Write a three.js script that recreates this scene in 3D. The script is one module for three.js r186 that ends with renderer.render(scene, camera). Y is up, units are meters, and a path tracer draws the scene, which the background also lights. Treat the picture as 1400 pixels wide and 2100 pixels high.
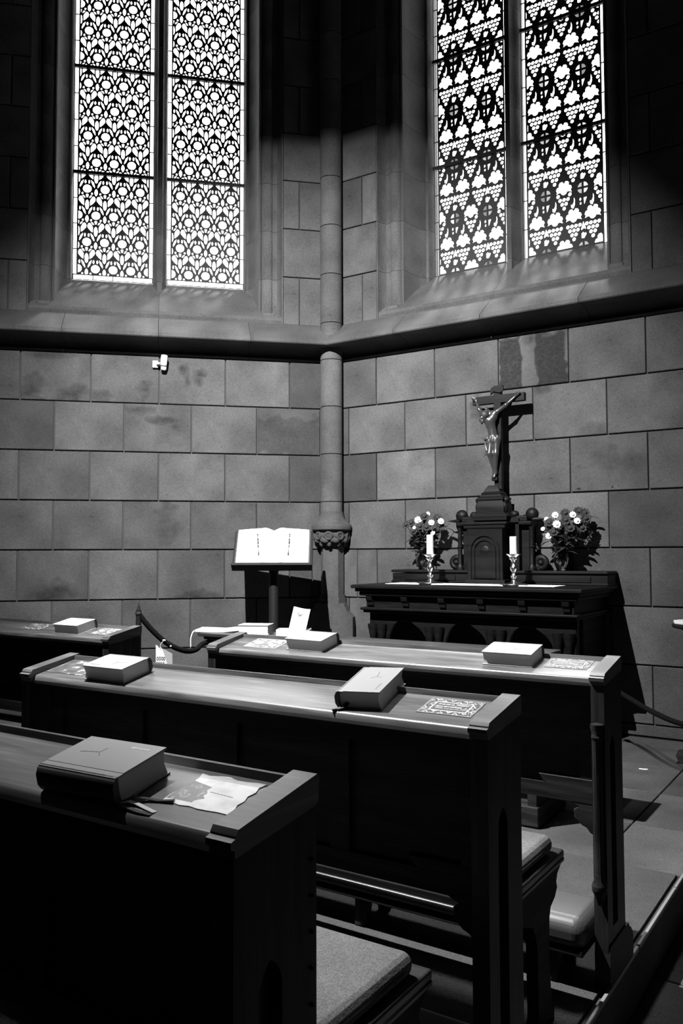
import * as THREE from 'three';
import { mergeGeometries, toCreasedNormals } from 'three/addons/utils/BufferGeometryUtils.js';
import { RoundedBoxGeometry } from 'three/addons/geometries/RoundedBoxGeometry.js';
import { MarchingCubes } from 'three/addons/objects/MarchingCubes.js';

// ---------- camera, sky, lamp, exposure ----------
const scene = new THREE.Scene();
const R = THREE.MathUtils.degToRad;
const camera = new THREE.PerspectiveCamera(62.95, 1400 / 2100, 0.05, 80);
camera.position.set(0, 1.35, 0);
camera.rotation.set(R(2.817), R(33.255), R(-0.179), 'YXZ');
const SKY = 7, LAMP = 370, PEWFILL = 250, SUN = 10;
scene.background = new THREE.Color(1, 1, 1);          // bright overcast sky, seen only through the windows
scene.backgroundIntensity = SKY;
const renderer = new THREE.WebGLRenderer({ antialias: true });
renderer.toneMapping = THREE.LinearToneMapping;
renderer.toneMappingExposure = 1;
renderer.shadowMap.enabled = true;
const lampAt = new THREE.Vector3(-2.5, 5.0, -1.65), lampTo = new THREE.Vector3(-4.28, 1.6, -6.4);
const spot = new THREE.SpotLight(0xffffff, LAMP, 0, R(40), 1, 2);   // the hooded church spotlight hung over the pews
spot.position.copy(lampAt); spot.target.position.copy(lampTo);
spot.castShadow = true; spot.shadow.radius = 0.45; spot.shadow.mapSize.set(2048, 2048);
spot.name = 'spotlight_beam'; scene.add(spot, spot.target);
const pewFillAt = new THREE.Vector3(-3.2, 4.9, -1.8), pewFillTo = new THREE.Vector3(-1.95, 1.0, -2.75);
const addedPewFill = new THREE.SpotLight(0xffffff, PEWFILL, 0, R(31), 1, 2);   // unseen fill light, added to brighten the pew tops
addedPewFill.position.copy(pewFillAt); addedPewFill.target.position.copy(pewFillTo);
addedPewFill.castShadow = true; addedPewFill.shadow.radius = 1.2; addedPewFill.shadow.mapSize.set(2048, 2048);
addedPewFill.name = 'added_pew_fill'; scene.add(addedPewFill, addedPewFill.target);
const sun = new THREE.DirectionalLight(0xffffff, SUN);                    // hazy sun through the vine window, falling on the pews
sun.target.position.set(-1.75, 0.6, -2.3); sun.position.copy(sun.target.position).add(new THREE.Vector3(-0.3, 1.36, -1).multiplyScalar(9));
sun.castShadow = true; sun.shadow.radius = 13; sun.shadow.mapSize.set(4096, 4096);
Object.assign(sun.shadow.camera, { left: -6, right: 6, top: 7, bottom: -7, near: 0.5, far: 30 });
sun.name = 'sun'; scene.add(sun, sun.target);

// ---------- helpers ----------
function seeded(a) { return () => { a |= 0; a = a + 0x6D2B79F5 | 0; let t = Math.imul(a ^ a >>> 15, 1 | a); t = t + Math.imul(t ^ t >>> 7, 61 | t) ^ t; return ((t ^ t >>> 14) >>> 0) / 4294967296; }; }
const rnd = seeded(7);
const rr = (a, b) => a + (b - a) * rnd();
const used = {};
function numbered(n) { const k = used[n] = (used[n] ?? -1) + 1; return k ? `${n}_${String(k).padStart(3, '0')}` : n; }
function obj(name, geo, mat, parent = scene, label) {
  const m = new THREE.Mesh(geo, mat); m.castShadow = m.receiveShadow = true;
  m.name = parent === scene ? numbered(name) : name;
  if (label) m.userData.label = label;
  parent.add(m); return m;
}
function tag(o, label, category, group, kind) { o.userData.label = label; if (category) o.userData.category = category; if (group) o.userData.group = group; if (kind) o.userData.kind = kind; return o; }
function thing(name, label, category, [x, y, z] = [0, 0, 0], turn = 0, group) {
  const o = new THREE.Group(); o.name = numbered(name); o.position.set(x, y, z); o.rotation.y = turn; scene.add(o);
  return tag(o, label, category, group);
}
function struct(name) { const o = new THREE.Group(); o.name = name; o.userData.kind = 'structure'; scene.add(o); return o; }
function copy(o, name, label) { const c = o.clone(); c.name = numbered(name); if (label) c.userData = { ...o.userData, label }; scene.add(c); return c; }
function plain(g) { const n = g.index ? g.toNonIndexed() : g; for (const k of Object.keys(n.attributes)) if (!['position', 'normal', 'uv'].includes(k)) n.deleteAttribute(k); if (!n.attributes.uv) n.setAttribute('uv', new THREE.BufferAttribute(new Float32Array(n.attributes.position.count * 2), 2)); n.clearGroups(); return n; }
const merge = (...a) => mergeGeometries(a.flat().map(plain));
// texture coordinates in metres, by the way each face points
function uvm(g0, ox = 0, oy = 0, turn = false) {
  const g = plain(g0), p = g.attributes.position, n = new Float32Array(p.count * 2), a = new THREE.Vector3(), b = new THREE.Vector3(), c = new THREE.Vector3();
  for (let i = 0; i < p.count; i += 3) {
    a.fromBufferAttribute(p, i); b.fromBufferAttribute(p, i + 1).sub(a); c.fromBufferAttribute(p, i + 2).sub(a); b.cross(c);
    const ax = Math.abs(b.x), ay = Math.abs(b.y), az = Math.abs(b.z);
    for (let k = i; k < i + 3; k++) {
      const x = p.getX(k), y = p.getY(k), z = p.getZ(k);
      let [u, v] = ax > ay && ax > az ? [z, y] : ay > az ? [x, z] : [x, y];
      if (turn) [u, v] = [v, u];
      n[k * 2] = u + ox; n[k * 2 + 1] = v + oy;
    }
  }
  g.setAttribute('uv', new THREE.BufferAttribute(n, 2)); return g;
}
const mv = (g, x, y, z) => g.translate(x, y, z);
const box = (w, h, d, x = 0, y = 0, z = 0, r = 0) => mv(r ? new RoundedBoxGeometry(w, h, d, 1, r) : new THREE.BoxGeometry(w, h, d), x, y, z);
const shapeOf = (pts) => new THREE.Shape(pts.map(([x, y]) => new THREE.Vector2(x, y)));
function prismX(zy, x0, x1, crease = 0.5) { return toCreasedNormals(new THREE.ExtrudeGeometry(shapeOf(zy.map(([z, y]) => [-z, y])), { depth: x1 - x0, bevelEnabled: false }).rotateY(Math.PI / 2).translate(x0, 0, 0), crease); }
function prismY(xz, y0, y1, crease = 0.5) { return toCreasedNormals(new THREE.ExtrudeGeometry(shapeOf(xz.map(([x, z]) => [x, -z])), { depth: y1 - y0, bevelEnabled: false }).rotateX(-Math.PI / 2).translate(0, y0, 0), crease); }
const lathe = (pts, n = 20, crease = 0.6) => toCreasedNormals(new THREE.LatheGeometry(pts.map(([r, y]) => new THREE.Vector2(r, y)), n), crease);
const tube = (pts, r, n = 16, k = 7) => new THREE.TubeGeometry(new THREE.CatmullRomCurve3(pts.map((p) => new THREE.Vector3(...p))), n, r, k);
const ball = (r, x, y, z, sx = 1, sy = 1, sz = 1, a = 10, b = 7) => mv(new THREE.SphereGeometry(r, a, b).scale(sx, sy, sz), x, y, z);
// a block with chamfered front arrises: front face at z = 0, back at z = -d
function stoneBlock(w, h, d, c) {
  const x = w / 2, y = h / 2, P = [], q = (a, b, e, f) => P.push(...a, ...b, ...e, ...a, ...e, ...f);
  const o = [[-x, -y, -c], [x, -y, -c], [x, y, -c], [-x, y, -c]], f = [[-x + c, -y + c, 0], [x - c, -y + c, 0], [x - c, y - c, 0], [-x + c, y - c, 0]], b = [[-x, -y, -d], [x, -y, -d], [x, y, -d], [-x, y, -d]];
  q(...f);
  for (let i = 0; i < 4; i++) { const j = (i + 1) % 4; q(o[i], o[j], f[j], f[i]); q(b[i], b[j], o[j], o[i]); }
  const g = new THREE.BufferGeometry(); g.setAttribute('position', new THREE.BufferAttribute(new Float32Array(P), 3)); g.computeVertexNormals(); return g;
}

// ---------- textures ----------
function noise2(seed) {
  const r = seeded(seed), T = Float32Array.from({ length: 4096 }, r);
  return (x, y, px, py = px) => { // period px, py
    const xi = Math.floor(x), yi = Math.floor(y), fx = x - xi, fy = y - yi, u = fx * fx * (3 - 2 * fx), v = fy * fy * (3 - 2 * fy);
    const at = (i, j) => T[((((i % px) + px) % px) * 57 + (((j % py) + py) % py) * 131) & 4095];
    return (at(xi, yi) * (1 - u) + at(xi + 1, yi) * u) * (1 - v) + (at(xi, yi + 1) * (1 - u) + at(xi + 1, yi + 1) * u) * v;
  };
}
function texture(w, h, fn, srgb = true, repeat = 1) {
  const d = new Uint8Array(w * h * 4);
  for (let j = 0; j < h; j++) for (let i = 0; i < w; i++) { const g = fn(i / w, j / h), k = (j * w + i) * 4; d[k] = d[k + 1] = d[k + 2] = Math.max(0, Math.min(255, g * 255)); d[k + 3] = 255; }
  const t = new THREE.DataTexture(d, w, h); t.wrapS = t.wrapT = THREE.RepeatWrapping; t.magFilter = THREE.LinearFilter; t.minFilter = THREE.LinearMipmapLinearFilter; t.generateMipmaps = true;
  if (srgb) t.colorSpace = THREE.SRGBColorSpace; t.repeat.set(repeat, repeat); t.needsUpdate = true; return t;
}
const nA = noise2(1), nB = noise2(2), nC = noise2(3);
const fbm = (u, v, p, o = 4) => { let s = 0, a = 0.5, t = 0; for (let i = 0; i < o; i++) { s += a * nA(u * p, v * p, p); t += a; a *= 0.55; p *= 2; } return s / t; };
const stoneFn = (u, v) => 0.72 + 0.34 * (fbm(u, v, 4, 5) - 0.5) + 0.13 * (nB(u * 160, v * 160, 160) - 0.5) + (nC(u * 70, v * 70, 70) > 0.93 ? -0.12 : 0);
const stoneTex = texture(512, 512, stoneFn);
const stoneBump = texture(512, 512, (u, v) => 0.5 + 0.4 * (nB(u * 160, v * 160, 160) - 0.5) + 0.6 * (fbm(u, v, 8, 4) - 0.5), false);
const grainFn = (u, v) => { const w = 0.06 * nC(u * 3, v * 6, 3, 6); const s = nA(u * 3, (v + w) * 46, 3, 46), f = nB(u * 16, v * 190, 16, 190); return 0.66 + 0.3 * (s - 0.5) + 0.2 * (f - 0.5); };
const woodTex = texture(512, 512, grainFn), woodBump = texture(512, 512, grainFn, false);
const clothTex = texture(512, 512, (u, v) => 0.7 + 0.26 * (nB(u * 240, v * 240, 240) - 0.5) + 0.1 * (fbm(u, v, 9, 5) - 0.5), true, 2);
const clothBump = texture(512, 512, (u, v) => nB(u * 240, v * 240, 240), false, 2);
const S = (o) => new THREE.MeshStandardMaterial(o), P = (o) => new THREE.MeshPhysicalMaterial(o);
const grey = (v) => new THREE.Color(v, v, v);
const stoneMat = (v) => S({ color: grey(v), map: stoneTex, bumpMap: stoneBump, bumpScale: 0.003, roughness: 0.92 });
const tones = [0.07, 0.092, 0.104, 0.112, 0.122, 0.15].map(stoneMat);
const M = {
  mortar: S({ color: grey(0.045), roughness: 1 }),
  dressed: stoneMat(0.1), dressedDark: stoneMat(0.085), sill: stoneMat(0.1), slab: stoneMat(0.125), slabDark: stoneMat(0.1),
  plaster: S({ color: grey(0.06), roughness: 1 }),
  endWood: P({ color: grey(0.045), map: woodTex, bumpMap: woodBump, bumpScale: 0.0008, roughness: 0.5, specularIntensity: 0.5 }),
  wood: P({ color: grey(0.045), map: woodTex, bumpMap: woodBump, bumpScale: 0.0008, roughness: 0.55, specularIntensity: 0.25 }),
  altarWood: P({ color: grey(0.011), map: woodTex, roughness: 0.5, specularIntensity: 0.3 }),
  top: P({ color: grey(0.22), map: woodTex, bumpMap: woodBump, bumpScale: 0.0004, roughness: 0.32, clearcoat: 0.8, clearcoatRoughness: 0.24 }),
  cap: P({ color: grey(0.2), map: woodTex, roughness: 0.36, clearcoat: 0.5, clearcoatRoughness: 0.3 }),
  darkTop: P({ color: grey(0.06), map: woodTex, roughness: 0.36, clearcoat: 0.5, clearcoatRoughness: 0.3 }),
  carpet: S({ color: grey(0.11), map: clothTex, bumpMap: clothBump, bumpScale: 0.003, roughness: 1 }),
  cushion: P({ color: grey(0.27), map: clothTex, bumpMap: clothBump, bumpScale: 0.0003, roughness: 0.95, sheen: 0.3 }),
  piping: S({ color: grey(0.07), roughness: 0.9 }),
  leather: P({ color: grey(0.04), roughness: 0.44 }),
  cover: P({ color: grey(0.26), roughness: 0.38, clearcoat: 0.6, clearcoatRoughness: 0.35 }),
  coverPale: P({ color: grey(0.6), roughness: 0.45 }), embossed: S({ color: grey(0.14), roughness: 0.6 }), spine: P({ color: grey(0.04), roughness: 0.5 }),
  pages: S({ color: grey(0.62), roughness: 0.9 }), pagesDark: S({ color: grey(0.2), roughness: 0.9 }),
  white: S({ color: grey(0.5), roughness: 0.7 }), wax: P({ color: grey(0.85), roughness: 0.5 }), linen: S({ color: grey(0.86), roughness: 0.95 }),
  ribbon: S({ color: grey(0.02), roughness: 0.6 }), ribbonLight: S({ color: grey(0.75), roughness: 0.5 }),
  silver: S({ color: grey(0.62), metalness: 1, roughness: 0.22 }), steel: S({ color: grey(0.35), metalness: 1, roughness: 0.4 }),
  black: P({ color: grey(0.01), roughness: 0.6, specularIntensity: 0.5 }), iron: S({ color: grey(0.008), roughness: 0.7 }), rope: P({ color: grey(0.004), roughness: 0.9, specularIntensity: 0.2 }), nosing: S({ color: grey(0.2), roughness: 0.45 }),
  lead: P({ color: grey(0.007), roughness: 0.75, transmission: 0.35 }),
  leadVine: P({ color: grey(0.016), roughness: 0.75, transmission: 0.6 }),
  pane: P({ color: grey(1), roughness: 0, transmission: 1, thickness: 0, ior: 1.5 }),
  paneGrey: [0.05, 0.09, 0.2].map((v) => P({ color: grey(v), roughness: 0, transmission: 1, thickness: 0, ior: 1.5 })),
  glass: P({ color: grey(1), roughness: 0.02, transmission: 1, thickness: 0.004, ior: 1.5 }),
  water: P({ color: grey(1), roughness: 0, transmission: 1, thickness: 0.05, ior: 1.33, attenuationColor: grey(0.8), attenuationDistance: 0.1 }),
  corpus: P({ color: grey(0.03), roughness: 0.26, clearcoat: 0.6, clearcoatRoughness: 0.2 }), corpusDark: S({ color: grey(0.02), roughness: 0.6 }),
  petal: S({ color: grey(0.85), roughness: 0.8, side: THREE.DoubleSide }), petalDark: S({ color: grey(0.016), roughness: 0.8, side: THREE.DoubleSide }), petalMid: S({ color: grey(0.5), roughness: 0.8 }),
  leafy: P({ color: grey(0.014), roughness: 0.45, side: THREE.DoubleSide }),
  brass: S({ color: grey(0.5), metalness: 1, roughness: 0.35 }),
};

// ---------- the apse: three bays of ashlar with windows ----------
const CX = -4.2814, WZ = -6.4, BAY = 3.178, D45 = Math.PI / 4;
const bays = [
  { name: 'wall_left', at: [CX - BAY * Math.SQRT1_2, WZ + BAY * Math.SQRT1_2], turn: D45, odd: BAY - 0.41, even: BAY - 0.71, pier: [BAY - 0.2], mirror: true },
  { name: 'wall_back', at: [CX, WZ], turn: 0, odd: 0.46, even: 0.75, pier: [0.25], len: 3.5 },
  { name: 'wall_right', at: [CX + 3.5, WZ], turn: -D45, odd: 0.46, even: 0.75, pier: [0.25] },
];
const rowsLow = [0, 0.09, 0.52, 0.95, 1.385, 1.815, 2.247, 2.68, 3.11], rowsUp = [3.45, 3.9, 4.354, 4.81, 5.265, 5.72, 6.175, 6.63, 7.085, 7.54, 7.95];
const JOINT = 0.011;
// stained blocks: soot and damp patches with ragged outlines, plus two painted shadows low on wall_left, where the photograph shows them
function stainShadeTex(seed, spots) {
  const n = noise2(seed), m = noise2(seed + 9);
  return texture(256, 192, (u, v) => {
    let s = stoneFn(u * 0.58 + seed * 0.13, v * 0.43 + seed * 0.31), k = 0;
    for (const [cx, cy, rx, ry, dark, ragged, boxy] of spots) {
      const x = (u - cx) / rx + ragged * (n(u * 9, v * 9, 64) - 0.5), y = (v - cy) / ry + ragged * (n(u * 9 + 30, v * 9, 64) - 0.5);
      const d = boxy ? Math.max(Math.abs(x), Math.abs(y)) : Math.hypot(x, y), e = boxy ? 0.16 : 0.85;
      k = Math.max(k, dark * Math.max(0, Math.min(1, (1 - d) / e)) * (0.75 + 0.5 * m(u * 40, v * 40, 64)));
    }
    return s * (1 - k);
  });
}
const stained = {
  wall_left: [
    [1.29, 2.9, 0.116, [[0.36, 0.7, 0.085, 0.2, 0.42, 0.9], [0.42, 0.55, 0.05, 0.15, 0.3, 0.8], [0.6, 0.66, 0.14, 0.17, 0.42, 0.9], [0.58, 0.5, 0.08, 0.14, 0.3, 0.9]]],
    [1.59, 2.46, 0.100, [[0.55, 0.68, 0.26, 0.13, 0.4, 1.0], [0.2, 0.85, 0.3, 0.14, 0.3, 0.9], [0.75, 0.5, 0.1, 0.12, 0.25, 0.9]]],
    [2.46, 2.9, 0.100, [[0.15, 0.25, 0.25, 0.35, 0.35, 1.0], [0.8, 0.15, 0.35, 0.2, 0.4, 0.8], [0.4, 0.95, 0.5, 0.12, 0.3, 0.7]]],
    [1.88, 2.9, 0.108, [[0.75, 0.3, 0.16, 0.22, 0.32, 1.0], [0.15, 0.1, 0.2, 0.15, 0.25, 0.9]]],
    [0.41, 2.46, 0.096, [[0.4, 0.4, 0.62, 0.42, 0.2, 0.5, true]]],
    [1.59, 1.6, 0.100, [[0.62, 0.85, 0.16, 0.25, 0.25, 1.0], [0.62, 0.3, 0.2, 0.3, 0.18, 1.0]]],
    [2.46, 1.17, 0.088, [[0.5, 0.12, 0.42, 0.3, 0.45, 0.7]]],  // blob of shade painted along the foot of this stone
    [1.29, 1.17, 0.096, [[0.55, 0.02, 0.4, 0.2, 0.45, 0.7]]],  // soft cast shadow painted into the lower edge of this stone
  ],
  wall_back: [
    [1.92, 2.9, 0.108, [[0.17, 0.42, 0.17, 0.6, 0.55, 0.35, true], [0.76, 0.44, 0.22, 0.58, 0.58, 0.35, true], [0.47, 0.9, 0.12, 0.14, 0.35, 0.6]]],
    [1.63, 2.46, 0.112, [[0.15, 0.75, 0.12, 0.3, 0.3, 0.9]]],
    [2.22, 2.46, 0.116, [[0.1, 0.95, 0.2, 0.15, 0.35, 0.8], [0.9, 0.1, 0.3, 0.2, 0.2, 0.9]]],
    [2.51, 2.03, 0.096, [[0.1, 0.06, 0.04, 0.03, 0.8, 0.9], [0.55, 0.07, 0.02, 0.03, 0.8, 0.9], [0.6, 0.5, 0.5, 0.4, 0.2, 0.8]]],
  ],
};
// fixed tones where one stone is clearly lighter or darker than its neighbours: [along, height, tone index]
const toned = { wall_left: [[1.59, 1.6, 5], [1.29, 2.03, 4], [1.88, 2.03, 2], [1.0, 2.46, 3], [0.12, 2.03, 0], [0.12, 2.9, 0], [2.46, 2.03, 1], [2.75, 2.46, 0], [2.17, 1.6, 2]],
  wall_back: [[0.23, 2.03, 0], [0.23, 2.9, 1], [0.75, 2.03, 5], [1.04, 2.46, 3], [0.5, 1.6, 4], [2.2, 1.65, 5], [2.8, 1.65, 0], [0.45, 2.46, 4]] };
const blockCache = new Map();
function blockGeo(w, h, v, whole) {
  const key = `${w.toFixed(3)}_${h.toFixed(3)}_${v}_${whole}`;
  if (!blockCache.has(key)) {
    const g = uvm(stoneBlock(w - JOINT, h - JOINT, 0.05, 0.004), v * 0.37, v * 0.61);
    if (whole) { const p = g.attributes.position, u = g.attributes.uv; for (let i = 0; i < p.count; i++) u.setXY(i, p.getX(i) / w + 0.5, p.getY(i) / h + 0.5); }
    blockCache.set(key, g);
  }
  return blockCache.get(key);
}
const stainShadeMats = new Map();
function block(wall, b, x0, x1, y0, y1) {
  const w = x1 - x0, cx = (x0 + x1) / 2, cy = (y0 + y1) / 2, s = b.mirror ? BAY - cx : cx;
  const hit = (stained[b.name] || []).find((t) => Math.abs(t[0] - s) < 0.16 && Math.abs(t[1] - cy) < 0.1);
  let mat, v = Math.floor(rnd() * 6);
  if (hit) { if (!stainShadeMats.has(hit)) stainShadeMats.set(hit, S({ color: grey(hit[2]), map: stainShadeTex(20 + stainShadeMats.size * 3, hit[3]), roughness: 0.92 })); mat = stainShadeMats.get(hit); }
  else { const t = (toned[b.name] || []).find((q) => Math.abs(q[0] - s) < 0.16 && Math.abs(q[1] - cy) < 0.1); mat = tones[t ? t[2] : 1 + Math.floor(rnd() * 4)]; }
  const m = obj('stone_block', blockGeo(w, y1 - y0, v, !!hit), mat, wall);
  m.position.set(cx, cy, rr(-0.002, 0.001));
}
// jamb section, from the wall face inwards to the glass (x along the wall from the opening's edge, z inwards negative)
const jambSide = [[0.473, -0.06], [0.473, 0], [0.480, -0.004], [0.492, -0.07], [0.515, -0.105], [0.545, -0.112], [0.56, -0.108], [0.566, -0.094], [0.585, -0.086], [0.615, -0.088], [0.64, -0.1], [0.654, -0.118], [0.658, -0.132], [0.663, -0.118], [0.674, -0.112], [0.683, -0.122], [0.685, -0.15], [0.69, -0.22], [0.7, -0.31], [0.722, -0.4], [0.748, -0.44], [0.768, -0.448], [0.775, -0.46], [0.784, -0.53], [0.784, -0.6], [0.473, -0.6]];
const sillProfile = [[-0.6, 3.93], [-0.53, 3.925], [-0.02, 3.52], [-0.015, 3.49], [-0.03, 3.45], [-0.6, 3.45]];
const stringProfile = [[0, 3.455], [0.02, 3.45], [0.262, 3.264], [0.276, 3.252], [0.28, 3.222], [0.272, 3.214], [0.15, 3.222], [0.07, 3.215], [0.02, 3.19], [-0.01, 3.16], [-0.01, 3.138], [0.014, 3.135], [0.022, 3.127], [0.014, 3.118], [0, 3.115], [0, 3.11], [-0.04, 3.11], [-0.04, 3.455]];
const courseH = rowsUp.map((y, i) => (rowsUp[i + 1] ?? y) - y).slice(0, -1);
const mullHalf = [[0.0625, -0.6], [0.0625, -0.5], [0.05, -0.46], [0.036, -0.44], [0.026, -0.40], [0.022, -0.37]];
const mullion = [...mullHalf, ...mullHalf.slice().reverse().map(([x, z]) => [-x, z])].map(([x, z]) => [x + 1.589, z]);
const mirrorX = (pts) => pts.map(([x, z]) => [BAY - x, z]).reverse();
const jambGeo = [], jambCache = (k, pts, h) => jambGeo[k + h.toFixed(3)] ??= uvm(prismY(pts, 0, h - 0.0025), 0.2, 0.1);
for (const b of bays) {
  const wall = struct(b.name), len = b.len ?? BAY; wall.position.set(b.at[0], 0, b.at[1]); wall.rotation.y = b.turn;
  const solid = (x0, x1, y0, y1, z0 = -0.75, z1 = -0.02) => box(x1 - x0, y1 - y0, z1 - z0, (x0 + x1) / 2, (y0 + y1) / 2, (z0 + z1) / 2);
  obj('wall_core', merge(solid(-0.3, len + 0.3, -0.3, 3.45), solid(-0.3, 0.48, 3.45, 8.6), solid(BAY - 0.48, len + 0.3, 3.45, 8.6), solid(0.48, BAY - 0.48, 7.95, 8.6), solid(0.475, 0.72, 3.45, 7.95, -0.75, -0.595), solid(BAY - 0.72, BAY - 0.475, 3.45, 7.95, -0.75, -0.595)), M.mortar, wall);
  for (let r = 0; r + 1 < rowsLow.length; r++) {
    const first = ((r % 2 ? b.odd : b.even) % 0.585 + 0.585) % 0.585, xs = [0];
    for (let x = first; x < len - 0.1; x += 0.585) if (x > 0.1) xs.push(x);
    if (r < 5) for (const p of b.pier) { if (!xs.some((x) => Math.abs(x - p) < 0.12)) xs.push(p); }
    xs.push(len); xs.sort((p, q) => p - q);
    for (let i = 0; i + 1 < xs.length; i++) block(wall, b, xs[i], xs[i + 1], rowsLow[r], rowsLow[r + 1]);
  }
  for (let r = 0; r + 1 < rowsUp.length; r++) for (const [a, c] of [[0, 0.473], [BAY - 0.473, len]]) {
    const inner = a === 0 ? 0.317 : BAY - 0.317;
    if (r % 2 === 0) { block(wall, b, a, inner, rowsUp[r], rowsUp[r + 1]); block(wall, b, inner, c, rowsUp[r], rowsUp[r + 1]); } else block(wall, b, a, c, rowsUp[r], rowsUp[r + 1]);
  }
  for (let x = 0; x < len - 0.1; x += len / 5) block(wall, b, x, x + len / 5, 7.95, 8.55);
  for (let k = 0; k < (b.len ? 5 : 4); k++) { const w = BAY / 4; const m = obj('string_course_stone', jambGeo['string'] ??= uvm(prismX(stringProfile, 0.002, w - 0.002), 0.3, 0), tones[[1, 2, 2, 1, 1][k]], wall); m.position.x = k * w; }
  for (let k = 0; k < 2; k++) { const w = (BAY - 2 * 0.48) / 2; const m = obj('sill_stone', jambGeo['sill'] ??= uvm(prismX(sillProfile, 0.001, w - 0.001), 0, 0.4), M.sill, wall); m.position.x = 0.48 + k * w; }
  courseH.forEach((h, r) => {
    for (const [k, pts] of [['l', jambSide], ['r', mirrorX(jambSide)]]) obj('jamb_stone', jambCache(k, pts, h), tones[(r * 7 + (k === 'l' ? 1 : 2)) % 3 + 2], wall).position.y = rowsUp[r];
    obj('mullion_stone', jambCache('m', mullion, h), M.dressed, wall).position.y = rowsUp[r];
  });
  for (const x of [0.6, BAY - 0.6]) obj('jamb_base', jambGeo['base'] ??= uvm(merge(box(0.15, 0.05, 0.13, 0, 3.5, -0.09, 0.012), box(0.12, 0.06, 0.1, 0, 3.545, -0.095, 0.02))), M.dressed, wall).position.x = x;
}

// ---------- stained glass ----------
const oval = (cx, cy, rx, ry, n = 12, rot = 0) => Array.from({ length: n }, (_, i) => { const a = i / n * 2 * Math.PI, x = Math.cos(a) * rx, y = Math.sin(a) * ry; return [cx + x * Math.cos(rot) - y * Math.sin(rot), cy + x * Math.sin(rot) + y * Math.cos(rot)]; });
const area = (p) => Math.abs(p.reduce((s, [x, y], i) => { const [u, v] = p[(i + 1) % p.length]; return s + x * v - u * y; }, 0)) / 2;
function clip(p, x0, y0, x1, y1) {
  for (const [k, lim, sg] of [[0, x0, 1], [0, x1, -1], [1, y0, 1], [1, y1, -1]]) {
    const out = [], d = (q) => (q[k] - lim) * sg;
    p.forEach((a, i) => { const b = p[(i + 1) % p.length], da = d(a), db = d(b); if (da >= 0) out.push(a); if ((da >= 0) !== (db >= 0)) { const t = da / (da - db); out.push([a[0] + (b[0] - a[0]) * t, a[1] + (b[1] - a[1]) * t]); } });
    p = out; if (p.length < 3) return p;
  }
  return p;
}
const inside = ([x, y], p) => { let c = false; for (let i = 0, j = p.length - 1; i < p.length; j = i++) if ((p[i][1] > y) !== (p[j][1] > y) && x < (p[j][0] - p[i][0]) * (y - p[i][1]) / (p[j][1] - p[i][1]) + p[i][0]) c = !c; return c; };
const LW = 0.742, PH = 1.03, IX = 0.046, IW = LW - 2 * IX;
// a flower-and-arch quarry pattern; y counts down from the top of the panel
function flowerCells(H) {
  const w = IW / 4, h = PH / 4, out = [], u = w, v = h / 1.5;
  const motif = (cx, cy) => {
    const add = (kind, pts) => out.push([kind, pts.map(([x, y]) => [cx + x * u, cy + y * v])]);
    add('roundel', oval(0, 0, 0.265, 0.265 * u / v, 16));
    for (const s of [-1, 1]) {
      add('small', oval(s * 0.105, -0.39, 0.055, 0.12, 7));
      add('small', oval(s * 0.27, 0.27, 0.062, 0.075, 6));
      add('petal', [[0.165, 0.98], [0.3, 0.88], [0.46, 0.7], [0.485, 0.57], [0.43, 0.43], [0.33, 0.4], [0.24, 0.5], [0.155, 0.66]].map(([x, y]) => [s * x, y]));
      add('leaf', [[0.3, 0.97], [0.275, 1.14], [0.19, 1.32], [0.07, 1.47], [0.075, 1.32], [0.15, 1.12]].map(([x, y]) => [s * x, y]));
    }
    for (let k = -2; k <= 2; k++) { const a = k * 0.36, s0 = Math.sin(a), c0 = Math.cos(a), t = 0.085; add('small', [[s0 * 0.19 - t * 0.5 * c0, 0.62 - c0 * 0.12], [s0 * 0.34 - t * c0, 0.62 - c0 * 0.31], [s0 * 0.37, 0.62 - c0 * 0.345], [s0 * 0.34 + t * c0, 0.62 - c0 * 0.31], [s0 * 0.19 + t * 0.5 * c0, 0.62 - c0 * 0.12]]); }
    add('stem_piece', oval(0, 0.9, 0.115, 0.3, 12));
    add('almond', [[0, 1.47], [0.07, 1.55], [0.105, 1.7], [0.07, 1.84], [0, 1.93], [-0.07, 1.84], [-0.105, 1.7], [-0.07, 1.55]]);
  };
  for (let r = -2; r < 5; r++) for (let c = 0; c <= 4; c++) { if (r % 2 === 0 && c === 4) continue; motif(IX + (c + (r % 2 === 0 ? 0.5 : 0)) * w, (0.145 + r * 0.25) * PH); }
  return out;
}
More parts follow.
